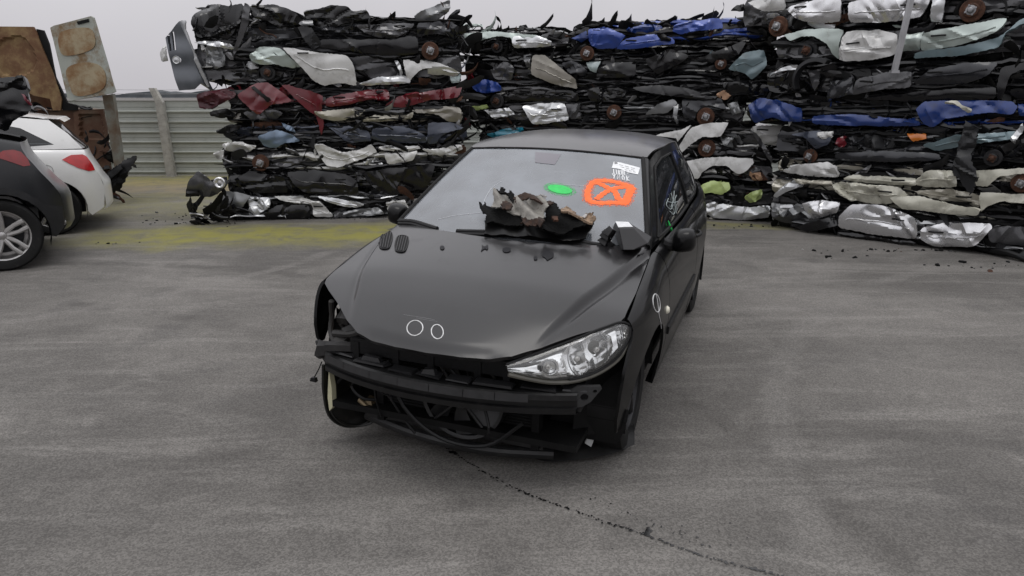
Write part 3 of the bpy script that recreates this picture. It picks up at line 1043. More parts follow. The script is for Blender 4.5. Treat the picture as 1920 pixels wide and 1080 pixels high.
    def wiper(pxs, r=.008):
        mb = MB()
        q = [px_on(ws, CARM, x, y, 0, .1) for x, y in pxs]
        C3 = curve3([(a, b, 0) for a, b in q], 30)
        pts = [wsf(.018)(p.x, p.y) for p in C3]
        mb.tube(pts, r, 8)
        bl = [wsf(.008)(p.x, p.y - .012) for p in C3]
        mb.tube(bl, r * 1.2, 6)
        return mb.build("wiper", BLACKP, P)
    wiper([(858, 438), (900, 439), (960, 441), (1010, 446), (1060, 453), (1135, 466)], .011)
    wiper([(752, 419), (775, 420), (800, 427), (822, 434)], .013)
    # ---------------- headlamp (car's left)
    top = [(.335, .085, .628), (.43, .16, .662), (.575, .28, .712), (.672, .36, .748), (.728, .418, .758), (.757, .455, .735)]
    bot = [(.345, .085, .598), (.425, .13, .572), (.50, .18, .552), (.60, .25, .553), (.678, .33, .578), (.732, .39, .623), (.757, .44, .69)]
    T, B = curve3(top, 32), curve3(bot, 32)
    outn = Vector((.35, -.85, .38)).normalized()
    def lens(off=0.0, bul=.035):
        def f(u, v):
            k = u * 32
            i = min(31, int(k)); t = k - i
            a = T[i].lerp(T[i + 1], t); b = B[i].lerp(B[i + 1], t)
            return b.lerp(a, v) + outn * (off + bul * sin(pi * v) ** .8 * sin(pi * min(1, u * .95 + .05)) ** .5)
        return f
    mb = MB()
    mb.grid(lens(), 32, 12)
    hl = mb.build("headlamp", LENS, P, sharp=80)
    # chrome reflector with two bowls, a turn lamp pocket and ribs
    REFL = mat("reflector", (.93, .93, .93), rough=.13, metal=.88, var=.04, scale=20, bump=.04, bump_scale=24)
    lf = lens(-.022, .02)
    bowls = [(.30, .42, .075, .028), (.52, .48, .12, .055), (.68, .52, .13, .06)]
    def refl(u, v):
        p = lf(u, v)
        d = 0
        for cu, cv, r, dp in bowls:
            q = sqrt(((u - cu)) ** 2 + ((v - cv) * .30) ** 2) / r
            if q < 1: d = max(d, dp * (1 - q ** 2) + .008)
        d += .045 * v
        if u > .86: d += .012 * (1 + sin(u * 160))
        d += .0022 * sin(u * 38 + v * 3) + .001 * sin(v * 22)
        if v < .16 or v > .9: d -= .004
        return p - outn * d
    mb = MB()
    mb.grid(refl, 96, 36)
    mb.build("reflector", REFL, hl, sharp=50)
    bb = MB()
    for cu, cv, r, dp in bowls:
        c = lf(cu, cv)
        bb.lathe([(.002, .0), (.010, -.004), (.012, -.012), (.012, -.05)], c - outn * .012, outn, 12)
    bb.build("bulb", mat("bulb_glass", (.6, .58, .55), rough=.1, coat=1), hl)
    rg = MB()
    for cu, cv, rr in ((.30, .42, .034), (.60, .50, .10)):
        pts = []
        for k in range(29):
            th = 2 * pi * k / 28
            pts.append(lf(min(.97, max(.03, cu + rr * 1.55 * cos(th))), min(.97, max(.03, cv + rr * 6.2 * sin(th)))) + outn * .002)
        rg.tube(pts, .0022, 6, cap=False)
    rg.build("bezel", mat("bezel_grey", (.28, .28, .29), rough=.3, metal=.8), hl)
    hs_ = MB()
    lb = lens(-.09, .0)
    le = lens(-.001, 0)
    def shellh(u, v):
        w = v * 2
        return le(u, 0).lerp(lb(u, 0), min(1, w)) if w <= 1 else lb(u, 0).lerp(lb(u, 1), w - 1)
    hs_.grid(shellh, 24, 8)
    hs_.tube([le(k / 24, 0) - outn * .006 + Vector((0, 0, -.010)) for k in range(25)], .011, 8)
    hs_.build("lamp_housing", mat("clouded_plastic", (.09, .086, .072), rough=.4, var=.3, scale=9), hl)
    sl = MB()
    sl.tube([le(k / 30, 1) + outn * .004 for k in range(31)] + [le(1, 1 - k / 6) + outn * .004 for k in range(7)] + [le(1 - k / 14, 0) + outn * .003 for k in range(9)], .006, 6)
    sl.build("lamp_seal", BLACKP, hl)
    # ---------------- front end behind the missing bumper
    # crash beam
    def by(x): return .055 + .185 * (abs(x) / .66) ** 2.1
    def bz(x): return .500 - .012 * (x / .66) ** 2
    bm = MB()
    prof = [(.075, .040), (.012, .040), (.0, .034), (-.003, .012), (.014, .008), (.014, -.022), (-.002, -.026), (.0, -.050), (.012, -.056), (.075, -.056)]
    def beamf(u, v):
        x = (u - .5) * 2 * .60
        k = v * (len(prof) - 1)
        i = min(len(prof) - 2, int(k + 1e-6)); t = k - i
        d = prof[i][0] + (prof[i + 1][0] - prof[i][0]) * t
        h = prof[i][1] + (prof[i + 1][1] - prof[i][1]) * t
        return Vector((x, by(x) + d, bz(x) + h - .035))
    bm.grid(beamf, 48, 9, flip=True)
    beam = bm.build("crash_beam", mat("beam_black", (.006, .006, .0063), rough=.42, var=.4, dirt=.2, dirt_col=(.028, .027, .025), scale=9, spec=.35), P, sharp=25)
    lp = MB()
    seg = [(-.585, -.452), (-.449, -.292), (-.289, -.142), (-.139, .008), (.011, .158), (.161, .288), (.291, .42)]
    for a, b in seg:
        def lipf(u, v, a=a, b=b):
            x = a + (b - a) * u
            return Vector((x, by(x) - .012 + .004 * v, bz(x) + .034 * v - .030))
        lp.grid(lipf, 6, 2, flip=True)
    lp.build("beam_lip", mat("lip_highlight", (.017, .017, .018), rough=.45, var=.35, scale=25), beam)  # lighter grey paints in the highlight along the beam's top edge
    rb_ = MB()
    rnd = random.Random(11)
    x = -.56
    while x < .56:
        w = rnd.uniform(.10, .19)
        rb_.box((x + w / 2, by(x + w / 2) + .055 + rnd.uniform(-.006, .01), bz(x) + .014 + rnd.uniform(-.004, .005)), (w * .97, .06, .008), Matrix.Rotation(.35 * x, 3, 'Z'), 0, .9, .004, rnd)
        if rnd.random() < .25: rb_.box((x + w / 2, by(x + w / 2) + .06, bz(x) + .030), (w * .6, .03, .025), None, 0, .7, .004, rnd)
        x += w + rnd.uniform(.006, .02)
    rb_.build("absorber_clips", mat("clip_plastic", (.011, .011, .012), rough=.5, var=.4, scale=20), beam)
    for sg in (1, -1):
        q = [(.555, -.072), (.575, .012), (.60, .028), (.685, .030), (.69, .02), (.65, -.04), (.62, -.060)]
        hl_ = [[(.625 + .016 * cos(2 * pi * k / 10), -.018 + .016 * sin(2 * pi * k / 10)) for k in range(10)], [(.590 + .007 * cos(2 * pi * k / 8), -.045 + .007 * sin(2 * pi * k / 8)) for k in range(8)],
               [(.664 + .008 * cos(2 * pi * k / 8), .008 + .008 * sin(2 * pi * k / 8)) for k in range(8)]]
        sheet(q, lambda a, b: Vector((sg * a, by(.6) + .0 + (a - .56) * .45, .492 + b)), sp=.02, holes=hl_, skirt=.02, flip=sg < 0).build("beam_bracket", mat("bracket_grey", (.035, .035, .036), rough=.5, metal=.3, var=.3, scale=12), P)
        rl = MB()
        rl.box((sg * .56, .52, .45), (.10, .55, .10), None, 0, .9)
        rl.build("frame_rail", DKMETAL, P)
    # radiator pack with fan
    rd = MB()
    rd.grid(lambda u, v: Vector((-.36 + .74 * u, .34 + .004 * (int(v * 60) % 2), .17 + .42 * v)), 12, 60)
    rd.box((-.375, .34, .38), (.035, .06, .46)); rd.box((.395, .34, .38), (.035, .06, .46))
    rad = rd.build("radiator", SHADOW, P, smooth=False)
    fn = MB()
    fc = Vector((.06, .30, .355))
    fn.lathe([(.185, .02), (.20, .025), (.205, -.02), (.19, -.025), (.185, .02)], fc, (0, -1, 0), 36)
    fn.lathe([(0, .03), (.05, .028), (.06, .01), (.06, -.02)], fc, (0, -1, 0), 20)
    for k in range(7):
        a = 2 * pi * k / 7
        def bl(u, v, a=a):
            r = .055 + .13 * u
            th = a + .35 * u + (v - .5) * .55
            return fc + Vector((cos(th) * r, -.02 + .03 * v, sin(th) * r))
        fn.grid(bl, 4, 4)
    for a in (.6, 2.2, 3.9, 5.4): fn.tube([fc + Vector((cos(a) * .05, -.035, sin(a) * .05)), fc + Vector((cos(a) * .2, -.03, sin(a) * .2))], .007, 6)
    fn.build("cooling_fan", mat("fan_plastic", (.010, .010, .0105), rough=.42, var=.3, scale=15), P)
    up = MB()
    up.grid(lambda u, v: Vector(((u - .5) * 1.12, .17 + .20 * (abs(u - .5) * 2) ** 2 + .16 * v, .585 + .05 * v + .012 * sin(u * 40) * (v > .3))), 30, 4)
    up.box((0, .20, .56), (.9, .02, .07))
    for x in (-.42, -.22, -.05, .17, .3): up.box((x, .20, .50), (.03, .03, .16))
    up.build("radiator_support", BLACKP, P)
    # engine bay lumps, hoses
    eb = MB()
    rnd = random.Random(5)
    for k in range(26):
        eb.box((rnd.uniform(-.55, .5), rnd.uniform(.42, .85), rnd.uniform(.35, .64)), (rnd.uniform(.08, .25), rnd.uniform(.08, .2), rnd.uniform(.06, .2)), Euler((rnd.uniform(-.3, .3), rnd.uniform(-.3, .3), rnd.uniform(-1, 1))).to_matrix(), 0, .85, .01, rnd)
    eb.box((0, .55, .22), (1.2, .6, .03))
    eb.box((0, .95, .5), (1.25, .04, .6))
    eb.build("engine", SHADOW, P)
    hz = MB()
    for k in range(12):
        x = rnd.uniform(-.5, .5)
        p0 = Vector((x, rnd.uniform(.22, .34), rnd.uniform(.48, .60)))
        pts = [p0]
        for j in range(4): pts.append(pts[-1] + Vector((rnd.uniform(-.09, .09), rnd.uniform(-.03, .03), rnd.uniform(-.12, .0))))
        hz.tube(curve3(pts, 14), rnd.uniform(.003, .008), 6)
    for k in (1,):
        th = -.2 + k * .02
        hz.tube(curve3([(-.30 + .02 * k, .22, .50), (-.22 + .03 * k, .20, .30), (-.02 + .02 * k, .22, .17 - .006 * k), (.2, .23, .17), (.36, .25, .30)], 20), .009, 6)
    hz.build("hose", mat("hose_rubber", (.007, .007, .0075), spec=.3, rough=.45, var=.3, scale=20), P)
    # lower cross member and undertray lip
    lo = MB()
    lo.tube(curve3([(-.50, .40, .115), (-.2, .33, .105), (.15, .32, .10), (.46, .40, .10)], 20), [.026] * 21, 10)
    lo.box((-.03, .37, .155), (.9, .03, .05))
    lo.build("lower_crossmember", mat("crossmember", (.007, .007, .0075), rough=.5, var=.4, dirt=.3, dirt_col=(.03, .028, .026), scale=9), P)
    ut = MB()
    ue = curve3([(.30, .43, .085), (.36, .42, .058), (.42, .43, .050), (.56, .50, .055), (.68, .585, .062), (.775, .70, .075)], 30)
    def utf(u, v):
        p = ue[int(round(u * 30))]
        return Vector((p.x - .06 * v * u, p.y + .26 * v, p.z + .03 * sstep(0, .3, v) - .012 * (1 - sstep(0, .08, v)) + .012 * sin(u * 17) * v))
    ut.grid(utf, 30, 8)
    ut.build("undertray", mat("tray_black", (.007, .007, .007), spec=.3, rough=.55, var=.4, dirt=.25, dirt_col=(.022, .02, .018), scale=10), P)
    # front corner structures hidden in the dark: liner flaps
    for sg in (1, -1):
        lf_ = MB()
        def flap(u, v):
            th = radians(172 + 32 * u)
            return Vector((sg * (.775 - .05 * u * u - .34 * v), .80 + .345 * cos(th), .30 + .345 * sin(th) - .0))
        lf_.grid(flap, 8, 4)
        lf_.build("arch_liner", BLACKP, P)
        cs = MB()
        cs.grid(lambda u, v: Vector((sg * (.54 + .21 * u), .40 + .16 * u + .02 * sin(v * 5), .20 + .40 * v)), 6, 6)
        cs.build("inner_wing", SHADOW, P)
    # hanging liner at the right front corner
    hg = MB()
    loop = curve3([(-.655, .27, .40), (-.665, .28, .24), (-.655, .31, .11), (-.62, .37, .045), (-.57, .43, .028), (-.54, .45, .035), (-.50, .46, .10)], 30)
    def hgf(u, v):
        p = loop[int(round(u * 30))]
        return p + Vector((.09 * v, .17 * v, .03 * v + .015 * sin(u * 20) * v))
    hg.grid(hgf, 30, 5)
    hg.tube(loop, .008, 6)
    hg.tube([p + Vector((.03, -.01, .012)) for p in loop[12:]], .006, 6)
    hg.build("torn_liner", mat("torn_liner_black", (.010, .010, .009), rough=.35, var=.4, dirt=.2, dirt_col=(.07, .06, .035), scale=12), P)
    fo = MB()
    q = [px_at(*p, 3.0) for p in ()]
    fo.add([(-.615, .255, .385), (-.600, .25, .30), (-.600, .25, .20), (-.622, .255, .175), (-.632, .26, .24), (-.625, .26, .32), (-.612, .285, .385), (-.596, .28, .30), (-.596, .28, .20), (-.62, .285, .175), (-.636, .29, .24), (-.628, .29, .32)],
           [(0, 1, 2, 3, 4, 5), (0, 5, 11, 6), (1, 0, 6, 7), (2, 1, 7, 8), (3, 2, 8, 9), (4, 3, 9, 10), (5, 4, 10, 11)])
    fo.build("foam_strip", mat("pale_foam", (.42, .40, .27), rough=.8, var=.2), P)
    # right corner: lamp cavity pieces, bracket arm, dangling connector
    cv = MB()
    cv.grid(lambda u, v: Vector((-.36 - .27 * u, .34 + .10 * u, .45 + .26 * v)), 6, 4)
    cv.tube(curve3([(-.64, .34, .70), (-.655, .36, .62), (-.65, .34, .54), (-.60, .30, .50)], 12), .014, 8)
    cv.tube(curve3([(-.40, .25, .62), (-.48, .27, .58), (-.60, .29, .56)], 10), .018, 8)
    for k in range(14):
        p0 = Vector((rnd.uniform(-.6, -.42), rnd.uniform(.28, .42), rnd.uniform(.50, .66)))
        cv.box(p0, (rnd.uniform(.03, .08), rnd.uniform(.03, .07), rnd.uniform(.02, .07)), Euler((rnd.uniform(-1, 1), rnd.uniform(-1, 1), rnd.uniform(-1, 1))).to_matrix(), 0, .8, .006, rnd)
    cv.build("lamp_mount", mat("mount_grime", (.013, .012, .011), rough=.6, var=.5, dirt=.3, dirt_col=(.06, .05, .04), scale=14), P)
    ld = MB()
    ld.box((-.47, .225, .535), (.26, .05, .03), Matrix.Rotation(.35, 3, 'Z'), 0, .85, .004, rnd)
    ld.box((-.60, .25, .50), (.13, .06, .05), Matrix.Rotation(.4, 3, 'Z'), 0, .85, .006, rnd)
    ld.lathe([(.0, .012), (.018, .01), (.026, -.002), (.026, -.02)], (-.645, .225, .475), (-.3, -1, .1), 16)
    ld.build("lamp_panel", mat("slam_grey", (.028, .027, .027), rough=.5, metal=.2, var=.35, dirt=.3, dirt_col=(.03, .028, .026), scale=12), P)
    dn = MB()
    dn.tube(curve3([(-.64, .24, .43), (-.655, .23, .39), (-.672, .22, .355)], 8), .003, 5)
    dn.box((-.675, .22, .345), (.03, .02, .02), None, 0, .8, .003, rnd)
    dn.build("loose_plug", BLACKP, P)
    br = MB()
    br.box((-.42, .30, .235), (.05, .05, .05), None, 0, .8, .008, rnd)
    br.tube([(-.47, .28, .25), (-.43, .27, .23), (-.40, .29, .21)], .012, 8)
    br.build("brass_fitting", mat("dull_brass", (.16, .12, .07), rough=.5, metal=.5, var=.4), P)
    wt = MB()
    wt.box((.60, .50, .15), (.035, .02, .05), Matrix.Rotation(.3, 3, 'Y'), 0, .7, .004, rnd)
    wt.build("white_clip", mat("white_clip", (.45, .46, .46), rough=.5), P)
build_hero()

# ---------------- burnt plastic and black box lying on the car
def rough_sheet(name, polys, depth_fn, parent, rnd, M):
    pass
def burnt_debris():
    o = thing("burnt_bumper_scrap", "charred lump of melted black plastic and silver foil lying against the windscreen", "scrap plastic")
    wf = wsf()
    rnd = random.Random(8)
    Z5 = lambda l: [(860 + x / 6.75, 320 + y / 6.75) for x, y in l]
    CH = mat("charred_plastic", (.0025, .0025, .0025), spec=.1, rough=.75, var=.5, scale=30, bump=.5, bump_scale=80)
    CB = mat("charred_brown", (.026, .011, .005), rough=.8, var=.8, scale=40, bump=.6, bump_scale=90)
    FO = mat("silver_foil", (.20, .19, .17), rough=.5, metal=.3, var=.4, dirt=.25, dirt_col=(.05, .03, .02), scale=22, bump=.7, bump_scale=40)
    GL = mat("black_trim", (.003, .003, .0032), spec=.22, rough=.3, var=.3, scale=12)
    def piece(name, pts, m, off, thick, crum, jit=.004, sp=.0085):
        thick = min(thick, .010); jit *= .8
        wo_ = wsf(off)
        q = [px_on(wo_, CARM, x, y, 0, .15) for x, y in Z5(pts)]
        ph = [(rnd.uniform(0, 6.3), rnd.uniform(20, 60), rnd.uniform(20, 60)) for _ in range(5)]
        def f(a, b):
            d = off
            for p_, ka, kb in ph: d += crum * sin(a * ka + b * kb + p_) / 2.4
            return CARM @ wsf(d)(a, b)
        return sheet(q, f, sp=sp, skirt=thick, jit=jit, rnd=rnd).build(name, m, o)
    piece("trim_base", [(330, 800), (335, 640), (350, 560), (500, 540), (760, 560), (900, 600), (1150, 600), (1400, 610), (1640, 640), (1700, 660), (1690, 720), (1640, 780), (1600, 850), (1520, 885), (1300, 880), (1100, 850), (700, 820)], GL, .045, .03, .006, .003)
    piece("charred_edge", [(255, 375), (285, 400), (300, 440), (330, 375), (345, 430), (420, 445), (560, 470), (640, 440), (680, 480), (760, 560), (820, 640), (800, 690), (650, 690), (450, 660), (340, 660), (350, 560), (310, 540), (275, 490)], CH, .07, .03, .010, .006)
    piece("charred_lump", [(1090, 500), (1150, 380), (1230, 400), (1270, 470), (1330, 500), (1450, 530), (1560, 570), (1690, 560), (1710, 610), (1690, 680), (1500, 730), (1300, 780), (1150, 800), (1050, 770), (1060, 680), (1100, 600)], CH, .085, .04, .014, .006)
    piece("foil_sheet", [(405, 440), (440, 370), (455, 250), (490, 250), (540, 260), (600, 260), (650, 270), (700, 340), (800, 330), (900, 335), (1010, 360), (1100, 370), (1140, 470), (1080, 500), (1085, 600), (1000, 650), (920, 640), (830, 610), (790, 540), (620, 510), (680, 450), (560, 430), (520, 470)], FO, .10, .008, .016, .004)
    piece("burnt_fringe", [(450, 255), (455, 232), (490, 235), (520, 250), (525, 195), (560, 200), (590, 215), (570, 255), (640, 262), (640, 225), (680, 265), (710, 330), (690, 390), (640, 330), (600, 275), (480, 275)], CH, .115, .012, .008, .006)
    piece("burnt_fringe", [(700, 330), (740, 300), (830, 300), (930, 320), (1010, 345), (1100, 350), (1210, 390), (1150, 420), (1050, 400), (920, 375), (800, 360), (720, 400)], CB, .118, .012, .010, .007)
    piece("burnt_fringe", [(1280, 470), (1380, 440), (1450, 480), (1500, 530), (1560, 540), (1600, 510), (1660, 520), (1715, 570), (1710, 640), (1650, 640), (1590, 590), (1480, 580), (1380, 530), (1290, 510)], mat("singed_tan", (.19, .13, .085), rough=.8, var=.8, scale=45, bump=.6, bump_scale=90), .112, .014, .014, .008)
    piece("burnt_fringe", [(790, 600), (850, 600), (930, 650), (1000, 640), (1080, 610), (1085, 700), (1040, 720), (960, 690), (870, 670), (800, 640)], CB, .112, .012, .012, .008)
    piece("burnt_fringe", [(540, 430), (580, 385), (640, 400), (680, 430), (670, 480), (600, 490), (545, 470)], CB, .118, .012, .010, .007)
    piece("charred_flake", [(1180, 570), (1250, 560), (1270, 610), (1200, 620)], RUST, .135, .01, .006, .005)
    sh = MB()
    for x, y in Z5([(1000, 335), (1030, 325), (1060, 318), (1085, 325), (1690, 580), (1600, 570)]):
        a, b = px_on(wsf(.10), CARM, x, y, 0, .3)
        sh.box(CARM @ wsf(.10)(a, b), (.014, .006, .02), Euler((rnd.uniform(-1, 1), rnd.uniform(-1, 1), rnd.uniform(-1, 1))).to_matrix(), 0, .6, .002, rnd)
    sh.build("foil_shred", mat("bright_foil", (.6, .58, .56), rough=.35, metal=.5), o)
burnt_debris()

def black_box():
    o = thing("plastic_box", "black plastic box with a white label standing below the orange cross", "plastic box")
    BX = mat("box_plastic", (.012, .0115, .013), rough=.5, var=.25, scale=12)
    # faces given as points on the car: front face, left face and top, depth backwards
    def cp(x, y, Y):
        inv = CARM.inverted()
        p0 = inv @ Vector((0, 0, CAM_H)); d = (inv @ (Vector((0, 0, CAM_H)) + ray(x, y))) - p0
        return p0 + d * ((Y - p0.y) / d.y)
    def on(x, y, a, b, c):
        """the point seen at pixel x,y on the plane through a, b, c"""
        inv = CARM.inverted()
        p0 = inv @ Vector((0, 0, CAM_H)); d = (inv @ (Vector((0, 0, CAM_H)) + ray(x, y))) - p0
        n_ = (b - a).cross(c - a)
        return p0 + d * ((a - p0).dot(n_) / d.dot(n_))
    A = cp(1160, 428, .985); B_ = cp(1189, 427, .99); E_ = cp(1169, 469, .93)
    C_ = on(1216, 456, A, B_, E_); D_ = on(1187, 469, A, B_, E_)
    A2 = cp(1154, 416, 1.06); B2 = on(1179, 417, A, B_, A2)
    L1 = on(1139, 440, A, E_, A2); L2 = on(1149, 467, A, E_, A2)
    C2 = C_ + Vector((.0, .09, .015)); D2 = D_ + Vector((.04, .11, .0)); E2 = L2 + Vector((.02, .08, 0))
    V = [A, B_, C_, D_, E_, A2, B2, L1, L2, C2, D2, E2]
    F = [(0, 4, 3, 2, 1), (0, 1, 6, 5), (0, 5, 7, 8, 4), (1, 2, 9, 6), (2, 3, 10, 9), (3, 4, 8, 11, 10), (5, 6, 9, 10, 11, 8, 7)]
    ob = mesh_obj("box_body", [CARM @ v for v in V], F, BX, o, smooth=False)
    bv = ob.modifiers.new("bevel", 'BEVEL')
    bv.width = .004
    bv.segments = 2
    n = (B_ - A).cross(A2 - A).normalized()
    if n.z < 0: n = -n
    q = [A.lerp(A2, .08), B_.lerp(B2, .08).lerp(A, .05), B2.lerp(B_, .05).lerp(A2, .05), A2.lerp(A, .03)]
    q = [p + n * .004 for p in q]
    q2 = [p - n * .003 for p in q]
    mesh_obj("label_plate", [CARM @ v for v in q + q2], [(0, 1, 2, 3), (7, 6, 5, 4), (0, 4, 5, 1), (1, 5, 6, 2), (2, 6, 7, 3), (3, 7, 4, 0)], mat("label_white", (.62, .63, .64), rough=.6, var=.15, scale=50), o, smooth=False)
    sd_ = MB()
    rnd = random.Random(2)
    for x, y in ((1136, 440), (1134, 452), (1140, 460), (1143, 434)):
        sd_.box(CARM @ cp(x, y, 1.01), (.03, .05, .04), Euler((.3, .5, rnd.uniform(0, 1))).to_matrix(), 0, .75, .006, rnd)
    sd_.build("connector", BLACKP, o)
black_box()

# ================================================================== helpers for things built in world space
def rebase(o, loc):
    """put the Empty at the thing's base; the meshes under it keep their place"""
    loc = Vector(loc)
    o.location = loc
    T = Matrix.Translation(-loc)
    seen = set()
    def walk(p):
        for c in p.children:
            if c.data and c.data.name not in seen:
                seen.add(c.data.name)
                c.data.transform(T)
            walk(c)
    walk(o)
    return o
for o_ in list(COL.objects):
    if o_.name.startswith(("burnt_bumper", "plastic_box")):
        vs = [v.co for c in o_.children for v in c.data.vertices]
        rebase(o_, (sum(v.x for v in vs) / len(vs), sum(v.y for v in vs) / len(vs), min(v.z for v in vs)))

from mathutils import noise as mn
class Plane:
    """vertical working plane: the front face of a stack"""
    def __init__(s, x0, y0, x1, y1):
        s.o = Vector((x0, y0, 0)); d = Vector((x1 - x0, y1 - y0, 0)); s.L = d.length
        s.u = d / s.L
        s.n = Vector((s.u.y, -s.u.x, 0))          # faces the camera
    def P(s, u, z, d=0.0): return s.o + s.u * u + Vector((0, 0, z)) + s.n * d
    def uz(s, x, y, off=0.0):
        r = ray(x, y); c = Vector((0, 0, CAM_H)); o = s.o + s.n * off
        q = c + r * ((o - c).dot(s.n) / r.dot(s.n))
        return ((q - s.o).dot(s.u), q.z)
PL = Plane(-4.05, 9.85, -.40, 10.35)
PM = Plane(-.95, 11.0, 3.7, 9.75)
PR = Plane(3.12, 9.60, 6.30, 6.57)
Z6 = lambda l: [(300 + x / 2.572, y / 2.572) for x, y in l]
Z7 = lambda l: [(850 + x / 2.572, y / 2.572) for x, y in l]
Z8 = lambda l: [(1320 + x / 2.16, y / 2.16) for x, y in l]

def creases(rnd, u0, u1, z0, z1, amp, k, ang=.9, lmax=.5):
    L = []
    for _ in range(k):
        cu, cz = rnd.uniform(u0, u1), rnd.uniform(z0, z1)
        th = rnd.gauss(.0, ang)
        L.append((cu, cz, -sin(th), cos(th), rnd.uniform(.022, .10), rnd.choice((-1, 1)) * amp * rnd.uniform(.3, 1), rnd.uniform(.15, lmax)))
    def d(u, z):
        t = 0
        for cu, cz, nx_, nz_, w, a, ln in L:
            s_ = (u - cu) * nx_ + (z - cz) * nz_
            if abs(s_) < w:
                q = (u - cu) * nz_ - (z - cz) * nx_
                t += a * (1 - abs(s_) / w) * max(0, 1 - (q / ln) ** 2)
        return t
    return d
def soften(poly, r=.22):
    q = []
    n = len(poly)
    for i in range(n):
        p, a, b = Vector(poly[i]), Vector(poly[i - 1]), Vector(poly[(i + 1) % n])
        q += [tuple(p.lerp(a, r)), tuple(p * .6 + p.lerp(a, r) * .2 + p.lerp(b, r) * .2), tuple(p.lerp(b, r))]
    return q
def crumpled(name, plane, px, colour, parent, rnd, off=.07, amp=.035, bulge=.03, k=10, sp=.023, jit=.004, skirt=.03, tilt=None):
    q = [plane.uz(x, y, off) for x, y in px]
    if len(q) > 4: q = soften(q)
    us = [a for a, b in q]; zs = [b for a, b in q]
    u0, u1, z0, z1 = min(us), max(us), min(zs), max(zs)
    cr = creases(rnd, u0, u1, z0, z1, amp, k)
    tz = rnd.uniform(-.12, .12) if tilt is None else tilt
    sd_ = rnd.uniform(0, 100)
    def f(u, z):
        w = (z - z0) / (z1 - z0 + 1e-6) * 2 - 1
        d = off + bulge * (1 - w * w) + cr(u, z) + tz * (z - (z0 + z1) / 2) + .006 * mn.noise(Vector((u * 4, z * 6, sd_)))
        return plane.P(u, z + .010 * mn.noise(Vector((u * 7, z * 3, sd_ + 9))), d)
    m_ = PAL[colour] if isinstance(colour, str) else colour
    ob = sheet(q, f, sp=sp, skirt=skirt, jit=jit, rnd=rnd).build(name, m_, parent, sharp=20)
    if name in ('door', 'front_door', 'rear_door') and u1 - u0 > .35:
        zt = .45 + rnd.uniform(-.08, .08)
        run = []
        for k in range(41):
            u = u0 + (u1 - u0) * k / 40
            zz = [z0 + (z1 - z0) * j / 30 for j in range(31) if inside(u, z0 + (z1 - z0) * j / 30, q)]
            if len(zz) > 5: run.append((u, zz[0] + (zz[-1] - zz[0]) * zt))
        if len(run) > 12:
            run = run[3:-3]
            mb = MB()
            mb.tube([f(a, b) + plane.n * .004 for a, b in run], .008, 6)
            mb.build("rub_strip", m_, ob)
            k = int(len(run) * rnd.choice((.16, .8)))
            mb = MB()
            a, b = run[min(k, len(run) - 1)]
            h_ = (z1 - z0) * .2
            if inside(a + .07, b + h_, q) and inside(a - .07, b + h_, q):
                mb.tube([f(a - .07 + .02 * j, b + h_) + plane.n * (.004 + .016 * sin(pi * j / 7)) for j in range(8)], .009, 6)
                mb.build("handle", BLACKP, ob)
    return ob
